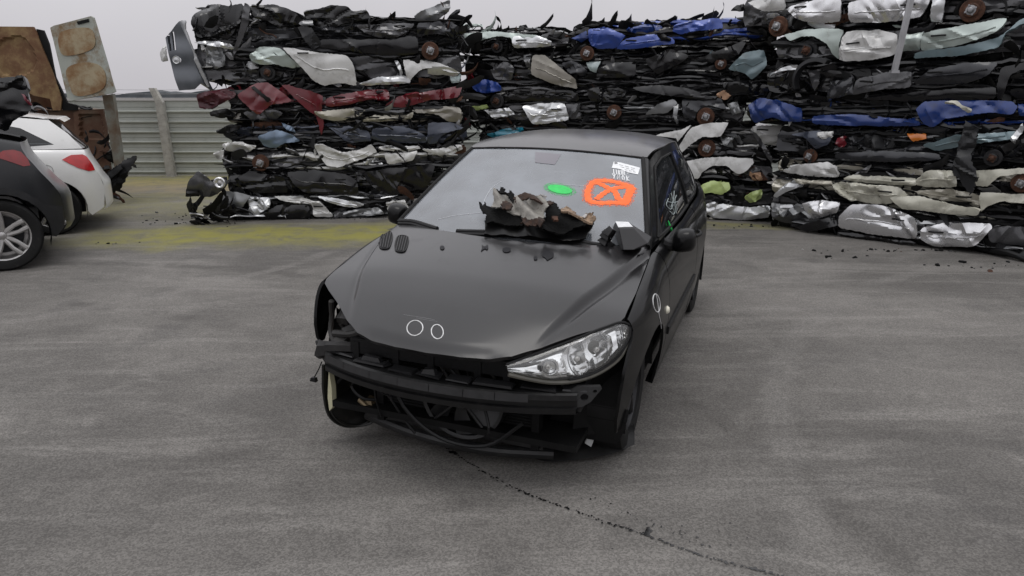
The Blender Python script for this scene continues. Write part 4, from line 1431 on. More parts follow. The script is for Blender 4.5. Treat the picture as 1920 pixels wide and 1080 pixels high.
def scrap(plane, u0, u1, z0, z1, n, rnd, parent, colour, d0=-.10, d1=.09, name="torn_scrap", big=1.0):
    mb = MB()
    mats_ = [SHADOW, BLACKP, DKMETAL, GREYMET, PAL[colour], RUST, PAL['white'], DKPLAST, PAL['black']]
    wts = [26, 22, 18, 4, 5, 3, 1, 14, 18]
    for _ in range(n):
        mi = rnd.choices(range(9), wts)[0]
        u, z, d = rnd.uniform(u0, u1), rnd.uniform(z0, z1), rnd.uniform(d0, d1)
        kind = rnd.random()
        if kind < .55:      # bent strip
            L = rnd.uniform(.08, .42) * big
            w = rnd.uniform(.015, .07) * big
            a = rnd.gauss(0, .45)
            p = [u, z, d]
            da = rnd.uniform(-.35, .35)
            v = []
            ns = 6
            tw = rnd.uniform(-.6, .6)
            for k in range(ns + 1):
                c_, s_ = cos(tw * k / ns + .5), sin(tw * k / ns + .5)
                ww = w * (1 if 0 < k < ns else rnd.uniform(.2, .9))
                v.append(plane.P(p[0], p[1] + ww * c_, p[2] + ww * s_))
                v.append(plane.P(p[0], p[1] + .004, p[2] + .012))
                v.append(plane.P(p[0], p[1] - ww * c_, p[2] - ww * s_))
                p[0] += cos(a) * L / ns; p[1] += sin(a) * L / ns; p[2] += rnd.uniform(-.02, .02)
                a += da + rnd.uniform(-.25, .25)
            f = []
            for k in range(ns):
                for j in range(2): f.append((k * 3 + j, (k + 1) * 3 + j, (k + 1) * 3 + j + 1, k * 3 + j + 1))
            mb.add(v, f, mi)
        elif kind < .76:    # pipe or cable
            p = Vector((u, z, d)); pts = [p]
            a = rnd.gauss(0, .7)
            for k in range(4):
                a += rnd.uniform(-.6, .6)
                pts.append(pts[-1] + Vector((cos(a) * .07 * big, sin(a) * .05 * big, rnd.uniform(-.02, .02))))
            c3 = curve3(pts, 8)
            mb.tube([plane.P(q.x, q.y, q.z) for q in c3], rnd.uniform(.004, .016), 5, mi)
        elif kind < .84:    # lump
            M3 = Euler((rnd.uniform(-.6, .6), rnd.uniform(-.6, .6), rnd.uniform(0, 3))).to_matrix()
            mb.box(plane.P(u, z, d - .03), (rnd.uniform(.03, .16) * big, rnd.uniform(.03, .10), rnd.uniform(.02, .08)), M3, mi, rnd.uniform(.5, 1), .012, rnd)
        else:               # jagged shard, thick
            k = rnd.randint(4, 6)
            r = rnd.uniform(.04, .13) * big
            e1 = Vector((rnd.gauss(0, 1), rnd.gauss(0, .5), rnd.gauss(0, .4))).normalized()
            e2 = Vector((rnd.gauss(0, .3), rnd.gauss(0, .6), rnd.gauss(0, .6)))
            e2 = (e2 - e1 * e2.dot(e1)).normalized()
            ol = []
            for j in range(k):
                th = 2 * pi * j / k + rnd.uniform(-.3, .3)
                q = Vector((u, z, d)) + e1 * cos(th) * r * rnd.uniform(.7, 1.5) + e2 * sin(th) * r * rnd.uniform(.3, .8)
                ol.append(plane.P(q.x, q.y, q.z))
            n_ = (ol[1] - ol[0]).cross(ol[2] - ol[0]).normalized() * .008
            cen = sum(ol, Vector()) / k + n_ * rnd.uniform(-3, 3)
            v = ol + [q - n_ for q in ol] + [cen]
            f = [(j, (j + 1) % k, 2 * k) for j in range(k)] + [tuple(k + j for j in range(k - 1, -1, -1))] + [((j + 1) % k, j, k + j, k + (j + 1) % k) for j in range(k)]
            mb.add(v, f, mi)
    ob = mb.build(name, mats_, parent, smooth=True, sharp=30)
    ob["kind"] = "stuff"
    return ob
def bands(plane, u0, u1, z0, z1, n, rnd, parent, colour):
    """long flattened sheet edges running the length of the wreck"""
    mb = MB()
    mats_ = [PAL['black'], SHADOW, DKMETAL, PAL[colour], PAL['mid'], DKPLAST]
    for _ in range(n):
        mi = rnd.choices(range(6), [30, 22, 14, 12, 8, 14])[0]
        L = (u1 - u0) * rnd.uniform(.3, .95)
        a = rnd.uniform(u0 - .05, u1 - L + .05)
        z = rnd.uniform(z0 + .03, z1 - .02)
        h = rnd.uniform(.015, .058)
        d = rnd.uniform(-.02, .075)
        s1, s2 = rnd.uniform(0, 90), rnd.uniform(0, 90)
        ns = max(6, int(L / .07))
        v = []
        for k in range(ns + 1):
            u = a + L * k / ns
            dz = .05 * mn.noise(Vector((u * 2.2, s1, 0))) + .02 * mn.noise(Vector((u * 9, s1, 3)))
            hh = h * (.6 + .9 * abs(mn.noise(Vector((u * 4, s2, 1)))))
            if k in (0, ns): hh *= .3
            dd = d + .04 * mn.noise(Vector((u * 5, s2, 7)))
            v += [plane.P(u, z + dz + hh, dd - .05), plane.P(u, z + dz + hh * .5, dd + .015), plane.P(u, z + dz - hh * .2, dd + .028), plane.P(u, z + dz - hh, dd - .02)]
        f = []
        for k in range(ns):
            for j in range(3): f.append((k * 4 + j, (k + 1) * 4 + j, (k + 1) * 4 + j + 1, k * 4 + j + 1))
        mb.add(v, f, mi)
    return mb.build("crushed_layers", mats_, parent, smooth=True, sharp=25)
def slab(plane, u0, u1, z0, z1, depth, rnd, parent, colour):
    sd_ = rnd.uniform(0, 100)
    prof = []
    for k in range(7): prof.append((-.05, z0 + (z1 - z0) * k / 6))
    for k in range(1, 9): prof.append((-.05 - (depth - .05) * k / 8, z1))
    for k in range(1, 5): prof.append((-depth, z1 - (z1 - z0) * k / 4))
    for k in range(1, 8): prof.append((-depth + (depth - .05) * k / 8, z0))
    n = len(prof)
    nu = int((u1 - u0) / .085)
    v, f, ix = [], [], []
    zc = (z0 + z1) / 2
    for i in range(nu + 1):
        u = u0 + (u1 - u0) * i / nu
        e = 1 - .25 * (abs(2 * i / nu - 1) ** 8)
        for d, z in prof:
            zz = zc + (z - zc) * e
            dn = .045 * mn.noise(Vector((u * 1.4, z * 18, sd_))) + .035 * mn.noise(Vector((u * 8, z * 16, sd_ + 5)))
            zn = .035 * mn.noise(Vector((u * 3, d * 3, sd_ + 11))) + .02 * mn.noise(Vector((u * 9, d * 8, sd_ + 13)))
            ed = 1 if d > -.06 else .4
            v.append(plane.P(u + .04 * mn.noise(Vector((d * 4, z * 9, sd_ + i % 2))), zz + zn * (1 if abs(z - zc) > .3 * (z1 - z0) else .3), d + dn * ed))
    for i in range(nu):
        for j in range(n): 
            f.append((i * n + j, i * n + (j + 1) % n, (i + 1) * n + (j + 1) % n, (i + 1) * n + j)); ix.append(1 if 6 <= j <= 13 else 0)
    f.append(tuple(range(n))); f.append(tuple(nu * n + j for j in range(n - 1, -1, -1))); ix += [0, 0]
    return mesh_obj("body_shell", v, f, [SHADOW, PAL[colour]], parent, True, ix, 25)
def hub(plane, px, parent, r_px=36, zoom=2.572, off=.03, dark=False, tiltv=0.0):
    x, y = px
    u, z = plane.uz(x, y, off)
    c = plane.P(u, z, off)
    R = r_px / zoom / CAM_F * (c.y * CP - (c.z - CAM_H) * SP)
    ax = (plane.n + Vector((0, 0, tiltv))).normalized()
    mb = MB()
    mb.lathe([(R, -.02), (R, 0), (R * .93, .006), (R * .62, .006), (R * .58, .02), (R * .56, .045), (R * .42, .05)], c, ax, 22)
    o = mb.build("brake_disc", [RUST if not dark else DKMETAL], parent, sharp=30)
    h = MB()
    h.lathe([(R * .42, .05), (R * .30, .052), (R * .24, .075), (R * .16, .085), (0, .087)], c, ax, 16)
    for k in range(4):
        th = 2 * pi * k / 4 + .4
        a = ax.cross(Vector((0, 0, 1))).normalized(); b = ax.cross(a)
        q = c + (a * cos(th) + b * sin(th)) * R * .42 + ax * .05
        h.lathe([(.010, 0), (.010, .012), (0, .013)], q, ax, 8)
    h.build("hub", [GREYMET if not dark else RUST], o, sharp=30)
    return o
def arch(plane, px, parent, r_px, zoom=2.572, a0=0, a1=180, m=None, off=.0, w=.16, th=.02):
    x, y = px
    u, z = plane.uz(x, y, off)
    c = plane.P(u, z, 0)
    R = r_px / zoom / CAM_F * (c.y * CP - (c.z - CAM_H) * SP)
    mb = MB()
    def f(a, b):
        t = radians(a0 + (a1 - a0) * a)
        rr = R * (1 + .05 * sin(t * 5))
        return plane.P(u + rr * cos(t), z + rr * sin(t) * .85, off + .06 - w * b)
    mb.grid(f, 18, 3)
    def f2(a, b):
        t = radians(a0 + (a1 - a0) * a)
        rr = R * (1 + .05 * sin(t * 5)) + th * b
        return plane.P(u + rr * cos(t), z + rr * sin(t) * .85, off + .06)
    mb.grid(f2, 18, 1)
    return mb.build("wheel_arch_liner", m or BLACKP, parent)

NCAR = [0]
def crushed(label, plane, zf, colour, xr, yr, panels, hubs=(), arches=(), group="crushed cars stacked in the scrap walls", depth=1.5, n=110, cat="crushed car", amp=.032, nb=16):
    NCAR[0] += 1
    rnd = random.Random(100 + NCAR[0])
    zs = {Z6: 2.572, Z7: 2.572, Z8: 2.16}[zf]
    (xa, ya), (xb, yb) = zf([(xr[0], yr[0]), (xr[1], yr[1])])
    xm = (xa + xb) / 2
    u0 = plane.uz(xa, (ya + yb) / 2)[0]
    u1 = plane.uz(xb, (ya + yb) / 2)[0]
    z1 = plane.uz(xm, ya)[1]
    z0 = max(.015, plane.uz(xm, yb)[1])
    o = thing("crushed_car", label, cat, group=group)
    slab(plane, u0, u1, z0, z1, depth, rnd, o, colour)
    bands(plane, u0, u1, z0, z1, nb, rnd, o, colour)
    scrap(plane, u0, u1, z0, z1, n, rnd, o, colour)
    # the crushed side of the body, one long folded sheet
    nb_ = max(6, int((u1 - u0) / .16))
    top_ = [(u0 + (u1 - u0) * k / nb_, z1 - (z1 - z0) * rnd.uniform(.08, .30)) for k in range(nb_ + 1)]
    bot_ = [(u0 + (u1 - u0) * k / nb_, z0 + (z1 - z0) * rnd.uniform(.06, .28)) for k in range(nb_ + 1)]
    crb = creases(rnd, u0, u1, z0, z1, .045, 22, .38, 1.3)
    sb_ = rnd.uniform(0, 90)
    def fb(u, z):
        w = (z - z0) / (z1 - z0) * 2 - 1
        return plane.P(u, z, .01 + .022 * (1 - w * w) + crb(u, z) + .045 * mn.noise(Vector((u * 1.5, z * 4, sb_))) + .004 * mn.noise(Vector((u * 7, z * 12, sb_))))
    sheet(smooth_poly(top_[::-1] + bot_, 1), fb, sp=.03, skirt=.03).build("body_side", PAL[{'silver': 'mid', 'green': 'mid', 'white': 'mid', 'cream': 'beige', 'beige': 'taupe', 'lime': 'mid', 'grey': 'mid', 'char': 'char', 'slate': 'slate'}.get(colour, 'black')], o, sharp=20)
    for i, p in enumerate(panels):
        nm, colr, poly = p[:3]
        kw = dict(off=.07 + .012 * (i % 3), amp=amp)
        if len(p) > 3: kw.update(p[3])
        crumpled(nm, plane, zf(poly), colr, o, rnd, **kw)
    for h in hubs:
        hub(plane, zf([h[:2]])[0], o, h[2], zs, (h[3] if len(h) > 3 else .05) + .05, len(h) > 4)
    for a in arches:
        arch(plane, zf([a[:2]])[0], o, a[2], zs, *(a[3:] if len(a) > 3 else ()))
    rebase(o, plane.P((u0 + u1) / 2, z0, -depth / 2))
    return o

# ------------------------------------------------------------------ left stack, from the ground up
crushed("flattened silver car at the very bottom of the left stack, crumpled white side", PL, Z6, 'silver', (300, 1210), (925, 1070), [
    ("hood", 'grey', [(300, 920), (370, 925), (440, 940), (410, 985), (380, 1020), (290, 1010), (245, 1000)], dict(off=.16, amp=.012, bulge=.03)),
    ("front_fender", 'silver', [(430, 950), (530, 950), (540, 990), (470, 1040), (430, 1040)], dict(off=.09, amp=.05)),
    ("door", 'white', [(545, 945), (650, 945), (770, 975), (840, 1045), (740, 1045), (735, 985), (600, 970)], dict(off=.11)),
    ("rear_door", 'silver', [(750, 945), (850, 955), (990, 990), (940, 1005), (840, 985)], dict(off=.12)),
    ("inner_panel", 'black', [(470, 1060), (560, 990), (720, 985), (730, 1048), (600, 1060)], dict(off=.08)),
    ("rear_fender", 'grey', [(980, 1010), (1060, 1000), (1090, 1030), (880, 1050), (890, 1030)], dict(off=.1)),
    ("bumper", 'white', [(1090, 980), (1180, 960), (1200, 1000), (1100, 1020)], dict(off=.08)),
    ("underside", 'mid', [(850, 1015), (980, 1015), (1000, 1060), (830, 1060)], dict(off=.05))], n=130)
crushed("black crushed car with a glossy black door, second from the bottom of left stack", PL, Z6, 'black', (330, 1330), (800, 945), [
    ("door", 'black', [(610, 830), (750, 820), (900, 840), (950, 870), (960, 930), (860, 940), (700, 930), (640, 880)], dict(off=.1, amp=.015)),
    ("rear_fender", 'black', [(980, 830), (1100, 810), (1250, 800), (1330, 780), (1300, 900), (1100, 950), (1000, 880)], dict(amp=.03)),
    ("front_fender", 'black', [(330, 880), (420, 830), (600, 850), (620, 930), (450, 930)]),
    ("sill", 'char', [(880, 905), (1020, 935), (1080, 960), (960, 960), (900, 940)])], n=140)
crushed("crushed car with torn white door skins above the glossy black one, left stack", PL, Z6, 'white', (300, 1470), (695, 815), [
    ("door", 'white', [(740, 700), (790, 700), (880, 735), (950, 725), (1020, 700), (1050, 735), (960, 770), (870, 808), (800, 800), (770, 760)], dict(off=.14, amp=.05, bulge=-.03)),
    ("rear_door", 'white', [(1050, 703), (1250, 703), (1255, 716), (1160, 736), (1070, 722)], dict(off=.1, amp=.02)),
    ("rear_door_skin", 'white', [(1078, 742), (1160, 742), (1245, 724), (1220, 775), (1100, 797)], dict(off=.11, amp=.015)),
    ("rear_fender", 'white', [(1260, 720), (1350, 715), (1450, 695), (1460, 720), (1380, 755), (1310, 740)], dict(off=.09, amp=.05)),
    ("torn_edge", 'white', [(300, 690), (380, 680), (470, 708), (420, 738), (330, 730)], dict(off=.12, amp=.06)),
    ("door_edge", 'silver', [(980, 780), (1050, 750), (1075, 790), (1000, 800)], dict(off=.08)),
    ("torn_liner", 'white', [(262, 742), (310, 720), (305, 765), (275, 770)], dict(off=.1))],
    hubs=[(485, 785, 40, .05)], n=150)
crushed("dark slate blue crushed car with a bluish hood corner, middle of left stack", PL, Z6, 'slate', (340, 1480), (588, 702), [
    ("door", 'slate', [(795, 600), (900, 605), (1010, 635), (1020, 682), (900, 688), (860, 650)], dict(amp=.015)),
    ("rear_door", 'slate', [(1022, 620), (1130, 610), (1200, 615), (1280, 650), (1285, 690), (1150, 692), (1022, 672)], dict(off=.09, amp=.02)),
    ("rear_fender", 'slate', [(1290, 590), (1400, 590), (1470, 615), (1380, 640), (1345, 665), (1335, 692), (1290, 692)], dict(off=.1, amp=.015)),
    ("hood", 'steel', [(470, 655), (560, 625), (640, 650), (680, 680), (600, 690), (560, 715), (500, 705)], dict(off=.15, amp=.02)),
    ("torn_edge", 'steel', [(585, 590), (640, 610), (655, 640), (610, 625)], dict(off=.1)),
    ("splash_guard", 'blackp', [(265, 640), (330, 600), (400, 610), (340, 640), (300, 645)], dict(off=.1))],
    arches=[(1400, 690, 55)], n=140)
crushed("thin flattened beige silver car below the red one in left stack", PL, Z6, 'beige', (330, 1460), (518, 598), [
    ("roof_edge", 'beige', [(740, 540), (900, 525), (1000, 520), (960, 560), (860, 585), (780, 572)], dict(off=.09)),
    ("door", 'beige', [(960, 582), (1050, 548), (1180, 560), (1225, 535), (1215, 575), (1050, 588)]),
    ("rear_fender", 'taupe', [(1210, 530), (1350, 512), (1450, 515), (1455, 590), (1390, 590), (1340, 548), (1240, 545)], dict(off=.1)),
    ("grille", 'blackp', [(240, 540), (330, 520), (360, 560), (300, 570), (245, 560)], dict(off=.1, amp=.06)),
    ("front_fender", 'mid', [(400, 540), (520, 520), (600, 545), (560, 580), (440, 580)])], n=120)
crushed("dark red crushed car with a torn fender flap hanging down, left stack", PL, Z6, 'red', (330, 1470), (398, 540), [
    ("front_fender", 'red', [(370, 460), (460, 400), (520, 395), (600, 450), (640, 490), (600, 495), (540, 505), (475, 555), (430, 520)], dict(off=.13, amp=.02)),
    ("trim_strip", 'blackp', [(440, 422), (452, 412), (535, 480), (520, 492)], dict(off=.19, amp=.0, k=0)),
    ("door", 'red', [(580, 405), (700, 430), (790, 462), (780, 520), (790, 600), (775, 655), (755, 560), (700, 520), (640, 460)], dict(off=.12, amp=.02)),
    ("rear_door", 'red', [(800, 472), (900, 450), (1010, 430), (1100, 435), (1110, 480), (1000, 478), (880, 512), (800, 512)], dict(off=.09, amp=.05)),
    ("rear_fender", 'red', [(1080, 512), (1150, 462), (1300, 440), (1460, 410), (1440, 470), (1300, 482), (1180, 517)], dict(off=.08, amp=.06)),
    ("bumper", mat("wine_plastic", (.06, .008, .014), rough=.45, var=.3), [(175, 450), (350, 420), (372, 468), (230, 530), (190, 520)], dict(off=.05, amp=.05))],
    arches=[(555, 545, 70)], n=130)
crushed("silver crushed saloon with a bent pale door, second from the top of left stack", PL, Z6, 'silver', (175, 1450), (215, 410), [
    ("front_fender", 'green', [(430, 272), (480, 225), (580, 230), (640, 290), (680, 322), (640, 330), (560, 312), (500, 312), (450, 300)], dict(off=.11, amp=.02)),
    ("door", 'white', [(590, 230), (650, 235), (760, 255), (900, 265), (935, 310), (950, 415), (870, 400), (790, 412), (740, 390), (680, 322), (640, 280)], dict(off=.15, amp=.012, bulge=.04)),
    ("sill", 'silver', [(955, 402), (1050, 372), (1190, 362), (1212, 400), (1000, 412)], dict(off=.09)),
    ("rear_fender", 'white', [(1170, 287), (1280, 290), (1370, 312), (1450, 350), (1400, 352), (1330, 325), (1265, 330), (1222, 368), (1195, 402), (1183, 345)], dict(off=.10, amp=.012)),
    ("door_pillar", 'silver', [(1128, 290), (1150, 290), (1172, 350), (1165, 372), (1150, 330)], dict(off=.06)),
    ("tail_lamp", 'glass', [(1395, 355), (1452, 357), (1440, 400), (1405, 400)], dict(off=.07)),
    ("headlamp", 'grey', [(215, 225), (260, 210), (300, 235), (310, 320), (270, 335), (220, 320), (225, 270)], dict(off=.1, amp=.06)),
    ("bonnet_edge", 'silver', [(160, 205), (250, 195), (340, 210), (370, 240), (300, 230), (220, 215)], dict(off=.1))],
    hubs=[(520, 350, 36, .04, 1)], arches=[(555, 372, 70), (1305, 392, 85)], n=140)
crushed("black mangled wreck with torn bonnet sheets on top of left stack", PL, Z6, 'char', (170, 1440), (75, 262), [
    ("hood", 'black', [(155, 75), (200, 40), (160, 38), (240, 18), (330, 28), (395, 15), (420, 60), (380, 130), (330, 190), (250, 175), (180, 180), (150, 110)], dict(off=.05, amp=.06)),
    ("torn_strip", 'mid', [(410, 10), (440, 30), (430, 120), (395, 200), (350, 280), (345, 265), (370, 200), (395, 110)], dict(off=.2, amp=.02)),
    ("inner_wing", 'black', [(430, 30), (560, 20), (650, 60), (700, 110), (600, 150), (520, 100), (450, 90)], dict(off=.08, amp=.05)),
    ("roof_panel", 'black', [(690, 62), (760, 42), (830, 25), (900, 30), (930, 55), (1000, 50), (1020, 90), (900, 110), (800, 150), (720, 110)], dict(off=.05, amp=.05)),
    ("fender_liner", 'plast', [(660, 130), (730, 130), (780, 215), (740, 245), (700, 200)], dict(off=.14, amp=.02)),
    ("door", 'mid', [(940, 120), (1060, 115), (1230, 110), (1200, 150), (1130, 190), (1060, 182), (990, 160)], dict(off=.09, amp=.04)),
    ("torn_bonnet", 'grey', [(1225, 80), (1260, 55), (1300, 35), (1350, 18), (1400, 0), (1395, 60), (1340, 95), (1240, 110)], dict(off=.02, amp=.03)),
    ("rear_fender", 'char', [(1240, 112), (1400, 100), (1440, 130), (1430, 190), (1330, 160), (1240, 180)], dict(off=.08)),
    ("sill", 'black', [(770, 190), (1100, 190), (1240, 172), (1250, 260), (1100, 270), (900, 245), (770, 230)], dict(off=.1, amp=.015)),
    ("headlining", 'black', [(170, 190), (350, 150), (560, 130), (680, 190), (560, 215), (300, 215)], dict(off=.0, amp=.07)),
    ("bracket", 'grey', [(650, 95), (735, 95), (740, 120), (690, 130)], dict(off=.12))],
    hubs=[(1303, 245, 42, .10)], n=260)
PLT = Plane(-4.05, 10.2, -.40, 10.7)
# ------------------------------------------------------------------ middle stack
crushed("cream silver wreck on the ground under the lime green one, middle stack", PM, Z7, 'beige', (20, 1560), (985, 1075), [
    ("side_skin", 'silver', [(1190, 1000), (1300, 980), (1420, 1000), (1530, 990), (1520, 1050), (1400, 1062), (1250, 1050)], dict(off=.12, amp=.04)),
    ("sill", 'beige', [(1080, 1000), (1200, 1020), (1260, 1060), (1100, 1060)])], n=100)
crushed("lime green crushed car with a wheel arch, right of the black hatchback", PM, Z7, 'lime', (60, 1540), (865, 990), [
    ("front_fender", 'lime', [(1150, 925), (1200, 890), (1250, 870), (1330, 880), (1338, 910), (1290, 940), (1240, 928), (1195, 935), (1160, 965)], dict(off=.16, amp=.02)),
    ("hood_corner", 'lime', [(1400, 952), (1440, 920), (1490, 910), (1485, 960), (1430, 978)], dict(off=.12)),
    ("door_scrap", 'silver', [(1190, 990), (1260, 970), (1300, 1000), (1220, 1012)], dict(off=.12)),
    ("splash_guard", 'blackp', [(1330, 900), (1400, 890), (1420, 960), (1350, 985)])], arches=[(1240, 1000, 70)], n=90)
crushed("white crushed car with a dark wheel arch resting on the lime green one", PM, Z7, 'white', (40, 1540), (752, 872), [
    ("front_fender", 'white', [(1080, 782), (1250, 757), (1440, 762), (1452, 782), (1410, 825), (1370, 842), (1320, 800), (1250, 797), (1200, 830), (1180, 862), (1140, 862), (1110, 822)], dict(off=.13, amp=.015)),
    ("engine_end", 'mid', [(1400, 830), (1470, 800), (1500, 840), (1450, 880), (1410, 870)], dict(amp=.06)),
    ("torn_lamp", 'skin', [(1430, 835), (1480, 830), (1490, 868), (1440, 872)], dict(off=.1))], arches=[(1262, 880, 82)], n=90)
crushed("white crushed hatchback with a rusty brake disc in its arch, middle stack", PM, Z7, 'white', (130, 1640), (605, 755), [
    ("hood", 'white', [(910, 682), (1000, 642), (1100, 627), (1150, 600), (1085, 680), (1030, 722), (960, 692)], dict(off=.12, amp=.015)),
    ("front_fender", 'white', [(1150, 612), (1250, 592), (1330, 590), (1290, 660), (1200, 660), (1140, 700), (1090, 747), (1080, 722), (1120, 652)], dict(off=.15, amp=.015)),
    ("door", 'white', [(1430, 612), (1543, 600), (1640, 610), (1650, 690), (1543, 702), (1490, 692)], dict(off=.1, amp=.02)),
    ("torn_blade", 'mid', [(1430, 622), (1470, 652), (1540, 762), (1535, 790), (1480, 702)], dict(off=.2)),
    ("headlamp", 'grey', [(1290, 650), (1360, 640), (1400, 690), (1360, 715), (1300, 700)], dict(off=.09, amp=.07)),
    ("torn_edge", 'cyan', [(160, 650), (250, 620), (340, 615), (330, 640), (200, 667)], dict(off=.1))],
    hubs=[(1222, 715, 42, .06)], arches=[(1215, 750, 90)], n=150)
crushed("grey crushed car with a bare silver door and rusty brake discs, middle stack", PM, Z7, 'grey', (40, 1400), (475, 610), [
    ("door", 'silver', [(330, 512), (430, 497), (540, 495), (560, 580), (470, 592), (385, 602), (350, 542)], dict(off=.13, amp=.03)),
    ("rear_door", 'mid', [(540, 500), (610, 500), (617, 570), (560, 577)]),
    ("front_fender", 'silver', [(150, 532), (270, 520), (300, 550), (200, 572)]),
    ("torn_edge", 'lime', [(50, 532), (160, 500), (170, 515), (70, 552)]),
    ("wedge_panel", 'grey', [(920, 555), (990, 502), (1060, 475), (1082, 500), (1030, 545)], dict(off=.12, amp=.01)),
    ("wedge_edge", 'grey', [(1062, 482), (1086, 502), (1077, 600), (1062, 562)], dict(off=.13)),
    ("insulation", 'skin', [(1275, 455), (1300, 435), (1335, 460), (1320, 480), (1290, 478)], dict(off=.15)),
    ("gearbox", 'grey', [(1320, 500), (1370, 490), (1385, 540), (1345, 555)], dict(off=.1, amp=.06)),
    ("fender_edge", 'char', [(1100, 480), (1180, 460), (1290, 470), (1320, 530), (1280, 520), (1230, 505), (1180, 530), (1160, 580), (1110, 560)], dict(off=.09))],
    hubs=[(775, 542, 36, .05), (1217, 562, 42, .07)], n=170)
crushed("black crushed car with a blue torn corner in the middle stack", PM, Z7, 'black', (30, 1700), (385, 490), [
    ("torn_edge", 'blue', [(90, 402), (150, 380), (220, 400), (235, 440), (150, 452), (100, 432)], dict(off=.14)),
    ("lamp_shard", 'red', [(60, 352), (90, 345), (102, 385), (70, 392)], dict(off=.12)),
    ("hood", 'black', [(860, 422), (1000, 410), (1150, 430), (1280, 482), (1100, 472), (900, 442)], dict(off=.12, amp=.02)),
    ("door", 'black', [(250, 430), (420, 410), (600, 440), (610, 490), (400, 490), (270, 480)]),
    ("rear_fender", 'black', [(640, 430), (760, 410), (840, 440), (800, 490), (660, 490)]),
    ("bumper", 'black', [(1290, 400), (1450, 390), (1540, 420), (1500, 460), (1330, 460)])],
    hubs=[(210, 487, 34, .05, 1)], n=150)
crushed("dark crushed car with taupe door and grey teal fender below the blue one", PM, Z7, 'black', (60, 1700), (245, 392), [
    ("door", 'taupe', [(380, 262), (440, 265), (510, 320), (590, 380), (600, 432), (480, 402), (375, 362)], dict(off=.14, amp=.015)),
    ("rear_fender", 'char', [(520, 302), (590, 290), (650, 340), (640, 372), (560, 352)]),
    ("window_glass", 'glass', [(640, 302), (710, 295), (690, 350), (660, 342)], dict(off=.1, amp=.01)),
    ("hood", 'black', [(700, 332), (760, 302), (880, 295), (880, 372), (690, 377)], dict(off=.12, amp=.015)),
    ("roof_panel", 'black', [(920, 292), (1050, 232), (1140, 270), (1100, 302), (980, 362)], dict(off=.12)),
    ("boot_lid", 'black', [(1160, 292), (1280, 242), (1420, 190), (1380, 262), (1250, 302)], dict(off=.13)),
    ("rear_door", 'teal', [(1320, 332), (1400, 252), (1500, 240), (1515, 312), (1440, 387), (1400, 347)], dict(off=.15, amp=.015)),
    ("torn_edge", 'teal', [(1220, 272), (1250, 240), (1232, 282)], dict(off=.12)),
    ("front_fender", 'mid', [(180, 330), (260, 290), (300, 330), (280, 390), (200, 380)], dict(off=.08)),
    ("pillar", 'grey', [(340, 265), (375, 258), (372, 340), (355, 330)], dict(off=.08))],
    hubs=[(1290, 307, 28, .08)], n=190)
crushed("pale silver green crushed car at the top left of middle stack", PM, Z7, 'green', (0, 560), (135, 250), [
    ("front_fender", 'green', [(50, 162), (180, 150), (300, 160), (400, 170), (460, 185), (420, 200), (290, 230), (280, 180), (210, 175), (150, 192), (60, 207)], dict(off=.12, amp=.02)),
    ("door", 'silver', [(285, 170), (400, 170), (480, 200), (470, 227), (290, 232)], dict(off=.14, amp=.015)),
    ("roof_edge", 'green', [(0, 112), (120, 117), (145, 132), (20, 140)], dict(off=.0)),
    ("bonnet_edge", 'grey', [(370, 130), (470, 140), (560, 165), (540, 190), (460, 165)], dict(off=.0))],
    hubs=[(210, 225, 30, .03, 1)], arches=[(215, 235, 60)], n=110)
crushed("bright blue crushed car on top of the middle stack", PM, Z7, 'blue', (570, 1560), (95, 255), [
    ("rear_bumper", 'navy', [(575, 185), (640, 150), (662, 180), (620, 205)], dict(off=.1)),
    ("rear_fender", 'blue', [(650, 140), (740, 133), (835, 170), (785, 232), (700, 237), (660, 215)], dict(off=.13, amp=.02)),
    ("door", 'blue', [(780, 240), (830, 187), (960, 162), (1060, 180), (1072, 210), (900, 232)], dict(off=.16, amp=.015)),
    ("roof_panel", 'navy', [(830, 150), (920, 115), (1000, 120), (1012, 142), (900, 167)], dict(off=.06, amp=.04)),
    ("front_fender", 'blue', [(1055, 150), (1070, 125), (1160, 100), (1290, 85), (1302, 140), (1180, 150), (1090, 165)], dict(off=.12, amp=.03)),
    ("torn_liner", 'blackp', [(970, 150), (1020, 165), (1050, 200), (1000, 195)], dict(off=.2))],
    hubs=[(645, 257, 34, .10)], n=150)
# ------------------------------------------------------------------ right stack
crushed("bright silver crumpled car at the very bottom of right stack", PR, Z8, 'silver', (270, 1560), (825, 985), [
    ("front_fender", 'bright', [(400, 822), (480, 810), (552, 820), (545, 860), (440, 890), (410, 850)], dict(off=.12, amp=.03)),
    ("door", 'bright', [(550, 872), (600, 825), (720, 830), (862, 880), (866, 970), (700, 952), (545, 922)], dict(off=.13, amp=.042, k=8)),
    ("rear_door", 'bright', [(880, 922), (1000, 900), (1160, 905), (1170, 922), (1100, 1000), (940, 1000), (880, 972)], dict(off=.12, amp=.03)),
    ("rear_fender", 'mid', [(1150, 932), (1230, 910), (1330, 925), (1560, 930), (1560, 1060), (1330, 1000), (1160, 982)], dict(off=.1)),
    ("wheel_arch", 'grey', [(270, 822), (340, 832), (330, 880), (290, 870)]),
    ("arch_edge", 'grey', [(345, 850), (380, 820), (430, 840), (440, 890), (420, 870), (395, 855), (370, 870)], dict(off=.1)),
    ("splash_guard", 'black', [(370, 920), (540, 870), (545, 910), (420, 942)], dict(off=.14)),
    ("sill", 'black', [(545, 930), (700, 960), (862, 978), (860, 990), (700, 975), (545, 945)], dict(off=.1))], n=120)
